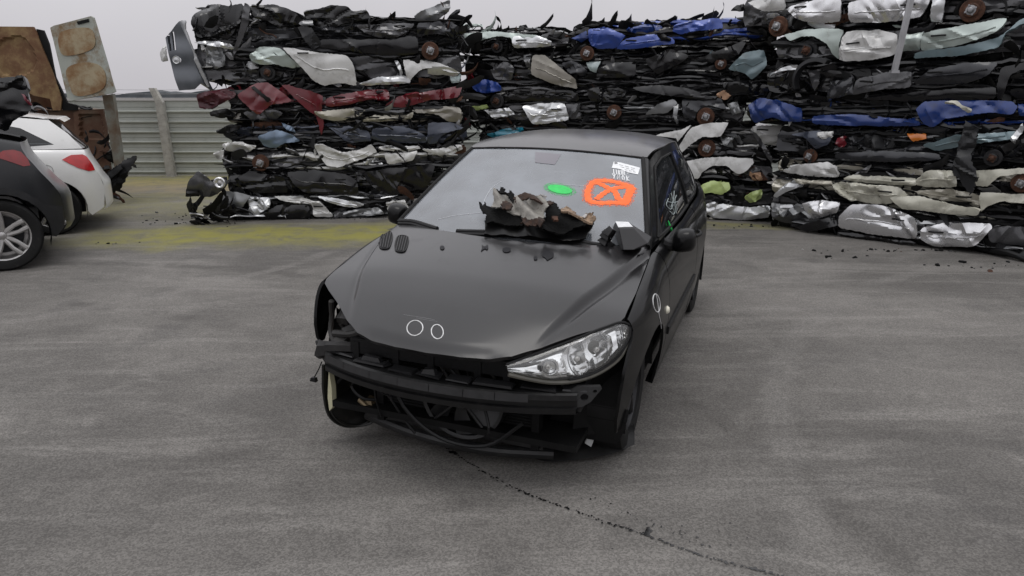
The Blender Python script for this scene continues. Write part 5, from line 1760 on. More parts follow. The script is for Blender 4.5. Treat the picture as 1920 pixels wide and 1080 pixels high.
crushed("ivory crushed car with a long torn sill flap, right stack above the silver", PR, Z8, 'cream', (280, 1560), (748, 872), [
    ("front_door", 'cream', [(520, 742), (640, 740), (790, 757), (832, 790), (740, 832), (600, 812), (540, 782)], dict(off=.12, amp=.05)),
    ("sill", 'cream', [(750, 800), (850, 790), (1000, 825), (1120, 850), (1110, 877), (960, 862), (800, 847)], dict(off=.17, amp=.015)),
    ("rear_door", 'beige', [(840, 772), (1000, 765), (1120, 790), (1120, 842), (960, 812)], dict(off=.10)),
    ("rear_fender", 'cream', [(1115, 777), (1296, 787), (1560, 800), (1560, 850), (1296, 825), (1210, 812), (1150, 835), (1120, 862)], dict(off=.13, amp=.015)),
    ("front_fender", 'silver', [(285, 790), (340, 740), (400, 730), (400, 750), (340, 775), (300, 800)], dict(off=.12)),
    ("splash_guard", 'blackp', [(345, 740), (410, 730), (420, 800), (370, 800)], dict(off=.08))], arches=[(1230, 880, 70)], n=120)
crushed("flattened cream car with crumpled skins, fourth from the top after the blue, right stack", PR, Z8, 'cream', (300, 1560), (660, 752), [
    ("front_fender", 'white', [(320, 692), (380, 667), (500, 655), (552, 672), (545, 717), (400, 712), (350, 702)], dict(off=.12, amp=.04)),
    ("front_door", 'cream', [(560, 727), (600, 705), (740, 715), (860, 722), (870, 752), (700, 745)], dict(off=.10, amp=.02)),
    ("rear_door", 'cream', [(855, 745), (900, 690), (1020, 690), (1030, 757), (900, 760)], dict(off=.12)),
    ("rear_fender", 'cream', [(1050, 692), (1200, 685), (1296, 680), (1560, 675), (1560, 700), (1296, 702), (1200, 712), (1150, 757), (1060, 745)], dict(off=.12, amp=.02)),
    ("torn_strip", 'beige', [(365, 725), (520, 733), (530, 748), (380, 742)], dict(off=.14))], hubs=[(1285, 742, 38, .06)], n=120)
crushed("dark grey jumbled wreck with an orange lamp under the blue car, right stack", PR, Z8, 'char', (300, 1560), (515, 662), [
    ("front_fender", 'slate', [(350, 542), (450, 530), (522, 540), (512, 582), (450, 607), (420, 562)], dict(off=.13, amp=.02)),
    ("rear_door", 'teal', [(880, 592), (1000, 552), (1150, 540), (1265, 530), (1255, 562), (1100, 582), (950, 612)], dict(off=.12, amp=.03)),
    ("sill", 'char', [(535, 622), (700, 610), (950, 620), (965, 650), (700, 657), (530, 642)], dict(off=.14, amp=.015)),
    ("turn_lamp", 'orange', [(820, 540), (900, 540), (902, 560), (850, 572)], dict(off=.1, amp=.01)),
    ("lamp_shard", 'red', [(545, 560), (572, 550), (575, 590), (550, 600)], dict(off=.08)),
    ("torn_plate", 'white', [(465, 535), (520, 533), (515, 560), (480, 565)], dict(off=.17)),
    ("engine_block", 'plast', [(600, 550), (720, 540), (800, 560), (780, 600), (640, 605)], dict(off=.03, amp=.07)),
    ("rear_fender", 'black', [(1150, 600), (1296, 560), (1560, 550), (1560, 620), (1296, 600), (1200, 640)], dict(off=.08)),
    ("pillar", 'silver', [(1245, 560), (1290, 500), (1300, 520), (1262, 580)], dict(off=.15))],
    hubs=[(430, 632, 28, .05), (1170, 640, 34, .07, 1)], n=190)
crushed("vivid blue crushed car with a cream strip, right stack at eye level", PR, Z8, 'navy', (180, 1560), (395, 522), [
    ("front_fender", 'navy', [(185, 422), (230, 395), (340, 417), (400, 440), (402, 495), (330, 490), (280, 472), (200, 502)], dict(off=.12, amp=.04)),
    ("sill", 'navy', [(440, 472), (600, 460), (880, 490), (872, 512), (440, 507)], dict(off=.10, amp=.02)),
    ("rear_fender", 'navy', [(860, 442), (890, 410), (1060, 405), (1250, 410), (1272, 430), (1250, 465), (1150, 455), (1080, 465), (980, 480), (930, 517), (890, 502)], dict(off=.13, amp=.025)),
    ("rear_bumper", 'navy', [(1272, 420), (1560, 430), (1560, 480), (1280, 470)]),
    ("torn_strip", 'cream', [(970, 410), (1020, 406), (1087, 450), (1070, 456), (1015, 420)], dict(off=.22, amp=.0)),
    ("dash_panel", 'black', [(420, 400), (600, 395), (820, 400), (840, 450), (600, 460), (440, 455)], dict(off=-.02, amp=.07))], n=140)
crushed("black crushed car with grey door skins and a bent arch liner, right stack", PR, Z8, 'black', (260, 1560), (240, 405), [
    ("front_door", 'mid', [(620, 322), (740, 292), (845, 290), (840, 357), (720, 362), (600, 387)], dict(off=.14, amp=.015)),
    ("front_fender", 'char', [(510, 332), (600, 312), (610, 382), (500, 402)], dict(off=.1)),
    ("rear_door", 'char', [(845, 342), (920, 282), (1050, 255), (1200, 250), (1150, 310), (1050, 342)], dict(off=.14, amp=.012, bulge=.05)),
    ("sill", 'black', [(620, 402), (840, 375), (1180, 345), (1190, 402), (850, 412)], dict(off=.11, amp=.015)),
    ("rear_fender", 'black', [(1190, 402), (1190, 340), (1205, 272), (1296, 250), (1560, 230), (1560, 260), (1296, 280), (1240, 302), (1210, 400)], dict(off=.13, amp=.01)),
    ("hood_edge", 'silver', [(265, 312), (330, 270), (375, 265), (372, 280), (310, 292)], dict(off=.13)),
    ("strut_tower", 'mid', [(420, 285), (470, 280), (470, 340), (450, 370)], dict(off=.1))],
    n=150)
crushed("pale silver green crushed car with two dented doors, second in right stack", PR, Z8, 'green', (300, 1560), (95, 245), [
    ("front_fender", 'green', [(325, 142), (400, 120), (480, 115), (570, 120), (550, 180), (545, 242), (522, 222), (505, 180), (450, 147), (390, 150), (350, 167)], dict(off=.14, amp=.01)),
    ("front_door", 'white', [(570, 125), (700, 120), (790, 140), (780, 222), (660, 247), (545, 247)], dict(off=.14, amp=.04, k=12)),
    ("door_edge", 'green', [(796, 142), (890, 130), (872, 202), (796, 208)], dict(off=.12)),
    ("rear_door", 'green', [(890, 132), (1050, 102), (1235, 70), (1190, 132), (1050, 182), (872, 207)], dict(off=.14, amp=.02)),
    ("sill", 'teal', [(860, 212), (1050, 190), (1200, 152), (1300, 62), (1560, 50), (1560, 75), (1300, 92), (1222, 132), (1202, 192), (1050, 227), (850, 237)], dict(off=.12, amp=.02))],
    hubs=[(420, 205, 40, .02, 1)], arches=[(430, 225, 85), (1300, 170, 85)], n=120)
crushed("bright silver crushed car with rusty hubs on top of right stack", PR, Z8, 'silver', (170, 1560), (-95, 100), [
    ("front_fender", 'white', [(180, 12), (260, -20), (330, 0), (332, 40), (240, 47)], dict(off=.1, amp=.03)),
    ("front_door", 'bright', [(335, 32), (440, 0), (560, -10), (555, 92), (430, 92), (370, 72)], dict(off=.13, amp=.03)),
    ("rear_door", 'bright', [(585, 7), (700, -10), (830, -12), (922, 0), (880, 72), (760, 87), (590, 92)], dict(off=.14, amp=.03)),
    ("rear_fender", 'silver', [(930, -12), (980, 0), (962, 92), (920, 87)], dict(off=.12)),
    ("roof_panel", 'silver', [(330, -60), (700, -80), (1000, -80), (1200, -60), (900, -20), (500, -20)], dict(off=.0)),
    ("splash_guard", 'blackp', [(115, 45), (130, 20), (165, 15), (165, 45)], dict(off=.1))],
    hubs=[(300, 107, 40, .10), (1085, 42, 46, .08)], arches=[(1090, 60, 110)], n=150)

# ------------------------------------------------------------------ loose pieces in the stacks
def loose(name, label, cat, build, base=None):
    o = thing(name, label, cat)
    build(o)
    vs = [v.co for c in o.children for v in c.data.vertices]
    rebase(o, base or (sum(v.x for v in vs) / len(vs), sum(v.y for v in vs) / len(vs), min(v.z for v in vs)))
    return o
def b_bumper(o):
    rnd = random.Random(31)
    px = Z6([(25, 182), (58, 150), (80, 120), (95, 103), (105, 130), (125, 180), (160, 250), (200, 345), (237, 440), (190, 400), (165, 430), (95, 437), (75, 380), (60, 330), (40, 245)])
    q = [PL.uz(x, y, .2) for x, y in px]
    holes = []
    for cx, cy, w, h in ((44, 190, 9, 22), (66, 178, 9, 24), (52, 228, 8, 18), (72, 222, 9, 20)):
        holes.append([PL.uz(*p, .2) for p in Z6([(cx - w, cy - h), (cx + w * .4, cy - h), (cx + w, cy + h), (cx - w * .3, cy + h)])])
    fogc = Z6([(87, 290)])[0]
    holes.append([PL.uz(fogc[0] + 7 * cos(2 * pi * k / 12), fogc[1] + 6 * sin(2 * pi * k / 12), .2) for k in range(12)])
    u0 = min(a for a, b in q); u1 = max(a for a, b in q)
    def f(u, z): 
        t = (u - u0) / (u1 - u0)
        return PL.P(u, z, .2 + .12 * max(0, sin(pi * max(0, min(1, t)))) ** .8 + .03 * sin(z * 18) * .3 - .25 * t)
    sheet(q, f, sp=.03, holes=holes, skirt=.05).build("bumper_skin", mat("bumper_grey", (.12, .13, .145), rough=.32, metal=.5, coat=.4, var=.15, dirt=.1), o)
    mb = MB()
    c = PL.P(*PL.uz(*fogc, .2), .27)
    mb.lathe([(.050, .0), (.044, .012), (.036, .006), (.0, .014)], c, PL.n, 18)
    mb.build("fog_lamp", PAL['silver'], o)
    crumpled("bumper_edge", PL, Z6([(95, 105), (130, 98), (128, 140), (160, 225), (235, 420), (222, 420), (150, 250), (110, 160)]), 'silver', o, rnd, off=.12, amp=.01)
    crumpled("lamp_remnant", PL, Z6([(8, 255), (30, 215), (40, 245), (48, 295), (12, 300)]), 'white', o, rnd, off=.1, amp=.03)
loose("car_bumper", "grey car bumper with grille slots dangling off the top left corner of left stack", "bumper", b_bumper)
def b_fragment(o):
    rnd = random.Random(32)
    crumpled("fender_skin", PL, Z6([(120, 947), (140, 870), (185, 820), (222, 850), (262, 882), (310, 860), (342, 870), (290, 930), (240, 952), (180, 945)]), 'mid', o, rnd, off=.32, amp=.03, bulge=.05)
    crumpled("black_edge", PL, Z6([(130, 920), (185, 925), (185, 950), (120, 950)]), 'blackp', o, rnd, off=.36, amp=.02)
    c = PL.P(*PL.uz(*Z6([(286, 882)])[0], .4), .4)
    mb = MB()
    mb.lathe([(.075, -.03), (.075, .0), (.062, .012), (.055, .0), (.03, -.015), (.0, -.012)], c, PL.n, 22)
    mb.build("lamp_ring", PAL['bright'], o)
    crumpled("lamp_bezel", PL, Z6([(245, 865), (330, 850), (320, 905), (270, 925), (250, 905)]), 'blackp', o, rnd, off=.33, amp=.02)
    scrap(PL, *[PL.uz(*p)[0] for p in Z6([(150, 930), (330, 930)])], .02, .28, 40, rnd, o, 'mid', .15, .42)
loose("front_corner_scrap", "torn dark grey car corner with a round headlamp lying at the foot of left stack", "car scrap", b_fragment)
def b_hang(o):
    rnd = random.Random(33)
    crumpled("liner_sheet", PR, Z8([(1060, 480), (1105, 520), (1112, 570), (1080, 620), (1112, 700), (1100, 750), (1080, 792), (1050, 742), (1008, 690), (1040, 560)]), 'plast', o, rnd, off=.28, amp=.05, bulge=.05, jit=.012)
loose("plastic_liner", "torn black plastic liner dangling over the blue and cream cars of right stack", "plastic liner", b_hang)
def b_pole(o):
    a = PR.P(*PR.uz(*Z8([(772, 285)])[0], .35), .35)
    b = PR.P(*PR.uz(*Z8([(838, 0)])[0], .35), .35)
    d = (b - a)
    mb = MB()
    mb.tube([a, a + d * .5, a + d * 1.5], .034, 4)
    mb.build("pole_bar", mat("galvanised", (.38, .38, .39), rough=.45, metal=.4, var=.2, dirt=.15), o, smooth=False)
    cp_ = MB()
    cp_.box(a - d * .02, (.09, .06, .03), None, 0, .9)
    cp_.build("foot_plate", GREYMET, o, smooth=False)
loose("metal_pole", "slanting light grey metal pole in front of the right stack", "pole", b_pole)
def b_arc(o):
    rnd = random.Random(35)
    mb = MB()
    c = PR.uz(*Z8([(455, 320)])[0], .2)
    pts = []
    for k in range(15):
        t = radians(60 + 150 * k / 14)
        pts.append((c[0] + .26 * cos(t) , c[1] + .24 * sin(t)))
    v = []
    for i, (u, z) in enumerate(pts):
        w = .05 * (1 - .5 * i / 14)
        t = radians(60 + 150 * i / 14)
        v += [PR.P(u, z, .12), PR.P(u, z, .27), PR.P(u - w * cos(t), z - w * sin(t), .28), PR.P(u - w * cos(t), z - w * sin(t), .14)]
    f = []
    for i in range(14):
        for j in range(4): f.append((i * 4 + j, i * 4 + (j + 1) % 4, (i + 1) * 4 + (j + 1) % 4, (i + 1) * 4 + j))
    f += [(0, 1, 2, 3), (59, 58, 57, 56)]
    mb.add(v, f)
    mb.build("arch_trim", DKPLAST, o)
loose("arch_trim_piece", "curved dark grey wheel arch trim hooked on the black car of right stack", "arch trim", b_arc)
def b_black(o):
    rnd = random.Random(36)
    g0 = px_ground(1800, 462); g1 = px_ground(1920, 488)
    mb = MB()
    for k in range(9):
        a = g0.lerp(g1, rnd.uniform(-.1, .8)) + Vector((rnd.uniform(-.1, .1), rnd.uniform(-.1, .1), rnd.uniform(.03, .12)))
        b = a + (g1 - g0) * rnd.uniform(.3, .8) + Vector((0, 0, rnd.uniform(-.05, .03)))
        b.z = max(.03, b.z)
        mb.tube(curve3([a, a.lerp(b, .5) + Vector((rnd.uniform(-.04, .04), rnd.uniform(-.04, .04), rnd.uniform(-.02, .04))), b], 8), rnd.uniform(.018, .045), 8)
    mb.build("pipe", BLACKP, o)
    m2 = MB()
    for k in range(16):
        a = g0.lerp(g1, rnd.uniform(0, 1.3)) + Vector((rnd.uniform(-.1, .1), rnd.uniform(-.1, .1), rnd.uniform(.02, .16)))
        m2 = MB()
        m2.box(a, (rnd.uniform(.05, .2), rnd.uniform(.04, .1), rnd.uniform(.02, .08)), Euler((rnd.uniform(-.3, .3), rnd.uniform(-.3, .3), rnd.uniform(0, 3))).to_matrix(), 0, .8, .012, rnd)
        m2.build("plastic_shard", DKPLAST, o)
loose("exhaust_scrap", "heap of black pipes and broken plastic on the tarmac below the right stack", "scrap heap", b_black)

# ------------------------------------------------------------------ fence
def fence():
    o = thing("metal_fence", "ribbed light grey metal sheet fence with concrete posts behind the yard", "fence")
    Y = 15.5
    FM = mat("fence_sheet", (.40, .42, .39), rough=.5, metal=.15, var=.10, dirt=.25, dirt_col=(.24, .24, .20), scale=1.5)
    zs = [(.02, 0)]
    z = .06
    while z < 1.5:
        zs += [(z, 0), (z + .012, .035), (z + .035, .04), (z + .05, 0), (z + .105, 0), (z + .112, -.012), (z + .12, 0)]
        z += .207
    zs = [q for q in zs if q[0] < 1.535] + [(1.54, 0), (1.55, .02)]
    xs = [-14, -11.9, -9.55, -7.25, -4.95, -2.65, -.35, 1.95, 4.25, 6.55, 8.85, 11.15, 14]
    rnd = random.Random(9)
    for a, b in zip(xs, xs[1:]):
        v, f = [], []
        n = 6
        for i in range(n + 1):
            for zz, d in zs: v.append((a + (b - a) * i / n, Y - d + .015 * mn.noise(Vector((a + i, zz * 2, 0))), zz))
        k = len(zs)
        for i in range(n):
            for j in range(k - 1): f.append((i * k + j, (i + 1) * k + j, (i + 1) * k + j + 1, i * k + j + 1))
        mesh_obj("fence_panel", v, f, FM, o, sharp=20)
    PC = mat("concrete_post", (.34, .33, .30), rough=.9, var=.25, dirt=.3, scale=6, bump=.3)
    for x in xs:
        mb = MB()
        v = []
        for (dx, z, w) in ((.06, 0, .085), (0.0, 1.52, .075), (-.12, 1.80, .06)):
            for a, b in ((-1, -1), (1, -1), (1, 1), (-1, 1)): v.append((x + dx + a * w, Y - .09 + b * w * .8, z))
        f = []
        for i in range(2):
            for j in range(4): f.append((i * 4 + j, i * 4 + (j + 1) % 4, (i + 1) * 4 + (j + 1) % 4, (i + 1) * 4 + j))
        f.append((8, 9, 10, 11))
        mb.add(v, f)
        mb.build("fence_post", PC, o, smooth=False)
    for z, dx in ((1.62, -.03), (1.70, -.07), (1.78, -.11)):
        mb = MB()
        mb.tube([(x + dx, Y - .09 + .0, z - (.02 if i % 2 else 0)) for i, x in enumerate(xs)], .004, 4)
        mb.build("barbed_wire", GREYMET, o)
    rebase(o, (0, Y, 0))
fence()

# ------------------------------------------------------------------ rusty van wreck stacked behind the white car
RUSTY = None
def rusty_mat(name, base, rust, amt, sc=3.0):
    m = bpy.data.materials.new(name)
    m.use_nodes = True
    n = m.node_tree.nodes
    l = m.node_tree.links.new
    p = n["Principled BSDF"]
    p.inputs["Roughness"].default_value = .75
    t = n.new("ShaderNodeTexCoord")
    z = n.new("ShaderNodeTexNoise")
    z.inputs["Scale"].default_value = sc
    z.inputs["Detail"].default_value = 9
    z.inputs["Roughness"].default_value = .68
    l(t.outputs["Object"], z.inputs["Vector"])
    r = n.new("ShaderNodeValToRGB")
    e = r.color_ramp.elements
    e[0].position = .5 - amt * .28; e[0].color = (*base, 1)
    e[1].position = .56 - amt * .28 + .1; e[1].color = (*rust, 1)
    x = e.new(.85); x.color = (rust[0] * .35, rust[1] * .3, rust[2] * .3, 1)
    x = e.new(min(.8, .56 - amt * .28 + .2)); x.color = (rust[0] * .8, rust[1] * .65, rust[2] * .55, 1)
    l(z.outputs[0], r.inputs[0])
    l(r.outputs[0], p.inputs["Base Color"])
    b = n.new("ShaderNodeBump")
    b.inputs["Strength"].default_value = .3
    b.inputs["Distance"].default_value = .01
    l(z.outputs[0], b.inputs["Height"])
    l(b.outputs[0], p.inputs["Normal"])
    return m
Z9 = lambda l: [(x / 2.077, y / 2.077) for x, y in l]
PV = Plane(-9.2, 11.2, -5.6, 11.5)
def emboss_sheet(name, px, m, parent, plane, off, insets, skirt=.04, tilt=0.0, sp=.035, ref=None):
    """pressed panel: insets are outlines that are pushed in"""
    q = [plane.uz(x, y, off) for x, y in px]
    ins = [[plane.uz(x, y, off) for x, y in i] for i, _ in insets]
    u0 = min(a for a, b in q) if ref is None else plane.uz(*ref, off)[0]
    def f(u, z):
        d = off + tilt * (u - u0)
        for I, (_, dep) in zip(ins, insets):
            if inside(u, z, I): d -= dep
        return plane.P(u, z, d + .012 * mn.noise(Vector((u * 4, z * 4, 3))))
    return sheet(q, f, sp=sp, skirt=skirt).build(name, m, parent, sharp=30)
def van():
    o = thing("van_wreck", "rusty brown van shell with an open pale rear door, raised behind the white car", "van wreck")
    R1 = rusty_mat("van_rust", (.23, .155, .068), (.125, .062, .026), .42, 2.6)
    R2 = rusty_mat("door_rust_edge", (.30, .315, .28), (.17, .115, .06), .10, 3.4)
    R3 = rusty_mat("door_rust_panel", (.30, .25, .16), (.20, .12, .055), .30, 3.6)
    emboss_sheet("body_side", Z9([(-330, 95), (0, 103), (128, 104), (142, 128), (165, 190), (200, 270), (240, 388), (235, 430), (205, 430), (195, 385), (130, 372), (0, 300), (-330, 300)]), R1, o, PV, .05,
                 [(smooth_poly(Z9([(-20, 160), (60, 140), (110, 150), (150, 250), (90, 300), (-20, 290)]), 2), .045), (Z9([(-330, 120), (-60, 120), (-60, 290), (-330, 290)]), .03)])
    emboss_sheet("pillar", Z9([(140, 112), (168, 118), (190, 170), (215, 300), (262, 400), (300, 410), (300, 430), (245, 430), (225, 370), (180, 240)]), SHADOW, o, PV, .02, [])
    d = emboss_sheet("rear_door", Z9([(195, 108), (210, 100), (368, 66), (378, 72), (465, 358), (450, 364), (285, 392), (265, 380)]), R2, o, PV, .28, [], tilt=.18)
    emboss_sheet("window_blank", smooth_poly(Z9([(225, 140), (250, 118), (340, 106), (378, 120), (390, 180), (350, 205), (260, 222), (235, 205)]), 2), R3, d, PV, .295, [], tilt=.18, skirt=.02, ref=Z9([(195, 108)])[0])
    emboss_sheet("door_pressing", smooth_poly(Z9([(250, 265), (330, 240), (400, 250), (430, 290), (428, 340), (380, 366), (290, 380), (275, 330)]), 2), R3, d, PV, .295, [], tilt=.18, skirt=.02, ref=Z9([(195, 108)])[0])
    emboss_sheet("handle_slot", Z9([(308, 86), (358, 76), (360, 88), (312, 98)]), SHADOW, d, PV, .295, [], tilt=.18, skirt=.01, ref=Z9([(195, 108)])[0])
    # the rest of the box: roof, far side and floor
    mb = MB()
    a = PV.uz(*Z9([(0, 104)])[0])
    c = PV.uz(*Z9([(0, 430)])[0])
    L = PV.L
    mb.add([PV.P(-2.2, a[1], 0), PV.P(1.9, a[1], 0), PV.P(1.1, a[1] + .05, -1.7), PV.P(-2.2, a[1] + .05, -1.7), PV.P(-2.2, c[1], -1.7), PV.P(1.4, c[1], -1.7), PV.P(2.3, c[1], 0), PV.P(-2.2, c[1], 0)],
           [(0, 1, 2, 3), (3, 2, 5, 4), (4, 5, 6, 7), (0, 3, 4, 7)])
    mb.build("shell", rusty_mat("shell_rust", (.13, .085, .05), (.10, .045, .02), .6), o, smooth=False)
    rnd = random.Random(41)
    z0 = PV.uz(*Z9([(0, 470)])[0])[1]
    scrap(PV, -.6, 2.6, c[1] - .16, c[1] + .1, 90, rnd, o, 'rust', -.3, .1)
    rebase(o, PV.P(.8, c[1] - .15, -.8))
    b = thing("rusty_cab", "brown rusted cab with a grey steel post standing under the van shell", "cab wreck")
    R4 = rusty_mat("cab_rust", (.10, .065, .04), (.085, .04, .02), .5, 4)
    emboss_sheet("cab_side", Z9([(285, 440), (300, 430), (400, 424), (415, 500), (432, 665), (300, 645)]), R4, b, PV, .0, [(Z9([(310, 450), (390, 445), (405, 540), (315, 545)]), .05)])
    emboss_sheet("steel_post", Z9([(398, 372), (438, 366), (475, 640), (446, 655)]), rusty_mat("post_grey", (.17, .175, .15), (.12, .09, .06), .3), b, PV, .12, [], skirt=.10)
    mb = MB()
    pts = [PV.uz(*p) for p in Z9([(-300, 430), (400, 426), (430, 690), (-300, 690)])]
    v = [PV.P(u, max(.02, z), -.06) for u, z in pts] + [PV.P(u - .75, max(.02, z), -1.3) for u, z in pts]
    mb.add(v, [(0, 1, 2, 3), (7, 6, 5, 4), (0, 4, 5, 1), (1, 5, 6, 2), (2, 6, 7, 3), (3, 7, 4, 0)])
    mb.build("cab_body", R4, b, smooth=False)
    scrap(PV, 1.2, 3.0, .05, 1.0, 120, rnd, b, 'rust', -.1, .12)
    rebase(b, PV.P(1.0, 0.02, -.8))
van()
def b_torn(o):
    rnd = random.Random(42)
    P2 = Plane(-9, 10.6, -4, 10.8)
    crumpled("bumper_skin", P2, Z9([(405, 685), (435, 665), (470, 640), (500, 618), (535, 605), (530, 630), (500, 685), (472, 738), (430, 756)]), 'blackp', o, rnd, off=.1, amp=.04, bulge=.08, jit=.012)
    crumpled("bumper_edge", P2, Z9([(400, 690), (470, 640), (480, 655), (410, 715)]), 'plast', o, rnd, off=.2, amp=.02)
loose("torn_bumper", "torn black plastic bumper propped behind the tail of the white car", "bumper", b_torn)

# ------------------------------------------------------------------ the two parked cars at the left
def parked(name, label, sh, T, yaw, C):
    o = bpy.data.objects.new(name, None)
    COL.objects.link(o)
    o.location = T
    o.rotation_euler = (0, 0, yaw)
    tag(o, label, "car")
    pm = C['paint']
    Lr = C['L']
    r = C['r']
    w1, w2 = C['wheels']
    for sg in (1, -1):
        f = sh.side(sg)
        fl = sg > 0
        A = lambda y, rev: arc(y, r, r + .06, 186, -6, 16)
        z0 = C['z0']
        ys = [.06, .3, .8, 1.3, 2.0, 2.8, 3.4, 3.6, 3.75, 3.9]
        tl_ = C['tail']
        yt = tl_(9)
        body = [(y, sh.topZ(y) - .001) for y in ys if y < yt - .05] + [(yt, sh.topZ(yt) - .001)] + [(tl_(z), z) for z in (sh.topZ(yt) - .06, sh.topZ(yt) - .14, .92, .85, .75, .65, .55, .45)] + [(tl_(0) - .03, z0 + .08), (w2 + r + .10, z0)] + [p for p in arc(w2, r, r + .06, -8, 188, 16)] + [(w1 + r + .12, z0)] + [p for p in arc(w1, r, r + .06, -8, 188, 16)] + [(.10, z0 + .08), (.05, .55)]
        sheet(sh.poly(body), f, sp=.055, skirt=.02, flip=not fl).build("body_side", pm, o)
        if C.get('clad'):
            cl = [(w2 + r + .11, z0 + .01), (Lr - .05, z0 + .09), (Lr - .03, z0 + .30), (w2 + r + .14, z0 + .32)] + [(y, z) for y, z in arc(w2, r, r + .13, 35, 188, 14)] + [(w2 - r - .09, z0)] + [(y, z) for y, z in arc(w2, r, r + .065, 188, -4, 14)]
            sheet(sh.poly(cl), sh.side(sg, .012), sp=.05, skirt=.012, flip=not fl).build("wheel_arch_trim", DKPLAST, o)
        g = sh.gh(sg)
        sheet(C['house'], g, sp=.06, holes=(C['glass'],), skirt=.012, flip=not fl).build("side_frame", pm, o)
        sheet(C['glass'], sh.gh(sg, -.004), sp=.06, skirt=0, flip=not fl).build("side_window", DARKGLASS, o)
        lamp = sheet(sh.poly(C['lamp']), sh.side(sg, .008), sp=.03, skirt=.02, flip=not fl).build("tail_lamp", mat("red_lens_" + name, (.45, .012, .014) if name == "white_hatchback" else (.20, .006, .008), rough=.2, coat=.6, var=.25, scale=12), o)
        if C.get('cap') and sg > 0:
            c = smooth_poly(C['cap'], 2)
            m_ = MB()
            m_.tube([f(a, sh.v(a, b)) + Vector((.001, 0, 0)) for a, b in c + c[:1]], .004, 5)
            m_.build("fuel_flap", mat("panel_gap_" + name, tuple(v * .45 for v in C['col']), rough=.5), o)
        for y in (w1, w2):
            li = MB()
            li.grid(lambda u, v: Vector((sg * (sh.Xmax(y) - .03 - .35 * v), y + (r + .065) * cos(radians(-20 + 220 * u)), r + (r + .065) * sin(radians(-20 + 220 * u)))), 18, 3)
            li.build("arch_liner", SHADOW, o)
            c = Vector((sg * (sh.Xmax(y) - .12), y, r))
            w = MB()
            ri = r * .70
            w.lathe([(ri, -.10), (r * .93, -.11), (r * .99, -.09), (r, -.05), (r, .05), (r * .985, .085), (r * .93, .105), (ri + .03, .105), (ri, .09)], c, (sg, 0, 0), 40)
            wo = w.build("wheel", RUBBER, o)
            k_ = MB()
            k_.lathe([(ri, .09), (ri - .012, .085), (ri - .02, .05), (ri - .03, -.05), (.05, -.06)], c, (sg, 0, 0), 36)
            for k in range(5):
                for s2 in (-.16, .16):
                    a = 2 * pi * k / 5 + .45
                    d0 = Vector((0, cos(a + s2 * 2.2), sin(a + s2 * 2.2)))
                    d1 = Vector((0, cos(a + s2), sin(a + s2)))
                    k_.tube([c + d0 * .045 + Vector((sg * .055, 0, 0)), c + d0.lerp(d1, .5) * ri * .6 + Vector((sg * .075, 0, 0)), c + d1 * (ri - .012) + Vector((sg * .07, 0, 0))], [.026, .021, .026], 8)
            k_.lathe([(0, .078), (.03, .076), (.055, .06), (.06, .03)], c, (sg, 0, 0), 18)
            k_.build("rim", ALLOY if y == w2 else DKMETAL, wo)
            dk = MB()
            dk.lathe([(0, -.02), (ri * .75, -.02), (ri * .75, -.04), (0, -.04)], c, (sg, 0, 0), 24)
            dk.build("brake_disc", DKMETAL, wo)
    # bonnet, screen, roof, tail
    tz, tx = sh.topZ, sh.topX
    m_ = MB()
    y1 = C['cowl']
    m_.grid(lambda u, v: Vector(((u - .5) * 2 * tx(.06 + (y1 - .06) * v), .06 + (y1 - .06) * v - .05 * (1 - (2 * u - 1) ** 2) * (1 - v), tz(.06 + (y1 - .06) * v) + .05 * (1 - (2 * u - 1) ** 2))), 14, 14)
    m_.build("hood", pm, o)
    m_ = MB()
    m_.grid(lambda u, v: Vector(((u - .5) * 2 * (tx(.06) + .03 * sin(pi * v)), .05 - .09 * (1 - (2 * u - 1) ** 2) - .03 * sin(pi * v), C['z0'] + .05 + (tz(.06) - C['z0'] - .05) * v)), 14, 10)
    m_.build("front_bumper", pm, o)
    ry0, ry1 = C['roof']
    m_ = MB()
    m_.grid(lambda u, v: Vector(((u - .5) * 2 * ((tx(y1) - .03) * (1 - v) + sh.roofX(ry0) * v), y1 + (ry0 - y1) * v, tz(y1) + (sh.roofZ(ry0) - tz(y1)) * v + .03 * (1 - (2 * u - 1) ** 2))), 12, 10)
    m_.build("windscreen", DARKGLASS, o)
    m_ = MB()
    m_.grid(lambda u, v: Vector(((u - .5) * 2 * (sh.roofX(ry0 + (ry1 - ry0) * v) + .004), ry0 + (ry1 - ry0) * v, sh.roofZ(ry0 + (ry1 - ry0) * v) + .035 * (1 - (2 * u - 1) ** 4))), 14, 16)
    m_.build("roof", pm, o)
    gy, gz = C['hatch']
    if not C.get('open'):
        m_ = MB()
        def hg(u, v):
            x = (u - .5) * 2
            return Vector((x * (sh.roofX(ry1) * (1 - v) + (tx(gy) - .03) * v), ry1 + (gy - ry1) * v + .07 * (1 - x * x), sh.roofZ(ry1) + (gz - sh.roofZ(ry1)) * v))
        m_.grid(hg, 14, 8)
        m_.build("rear_window", DARKGLASS, o)
        m_ = MB()
        m_.grid(lambda u, v: Vector(((u - .5) * 2 * (sh.roofX(ry1) - .01), ry1 - .10 + .26 * v + .06 * (1 - (2 * u - 1) ** 2), sh.roofZ(ry1) + .02 + .025 * (1 - (2 * u - 1) ** 2) - .02 * v - (.03 if v > .99 else 0))), 14, 6)
        m_.build("roof_spoiler", pm, o)
    m_ = MB()
    def tail(u, v):
        x = (u - .5) * 2
        yt = C['tail'](9)
        Z = tz(yt) - .001 - (tz(yt) - C['z0'] - .06) * v
        ye = C['tail'](Z) - (.03 if v > .97 else 0)
        e = sh.side(1)(ye, sh.v(ye, Z))
        return Vector((e.x * x, ye + (.06 + .04 * sstep(.45, .6, v)) * (1 - x * x) ** .7, e.z))
    m_.grid(tail, 18, 20)
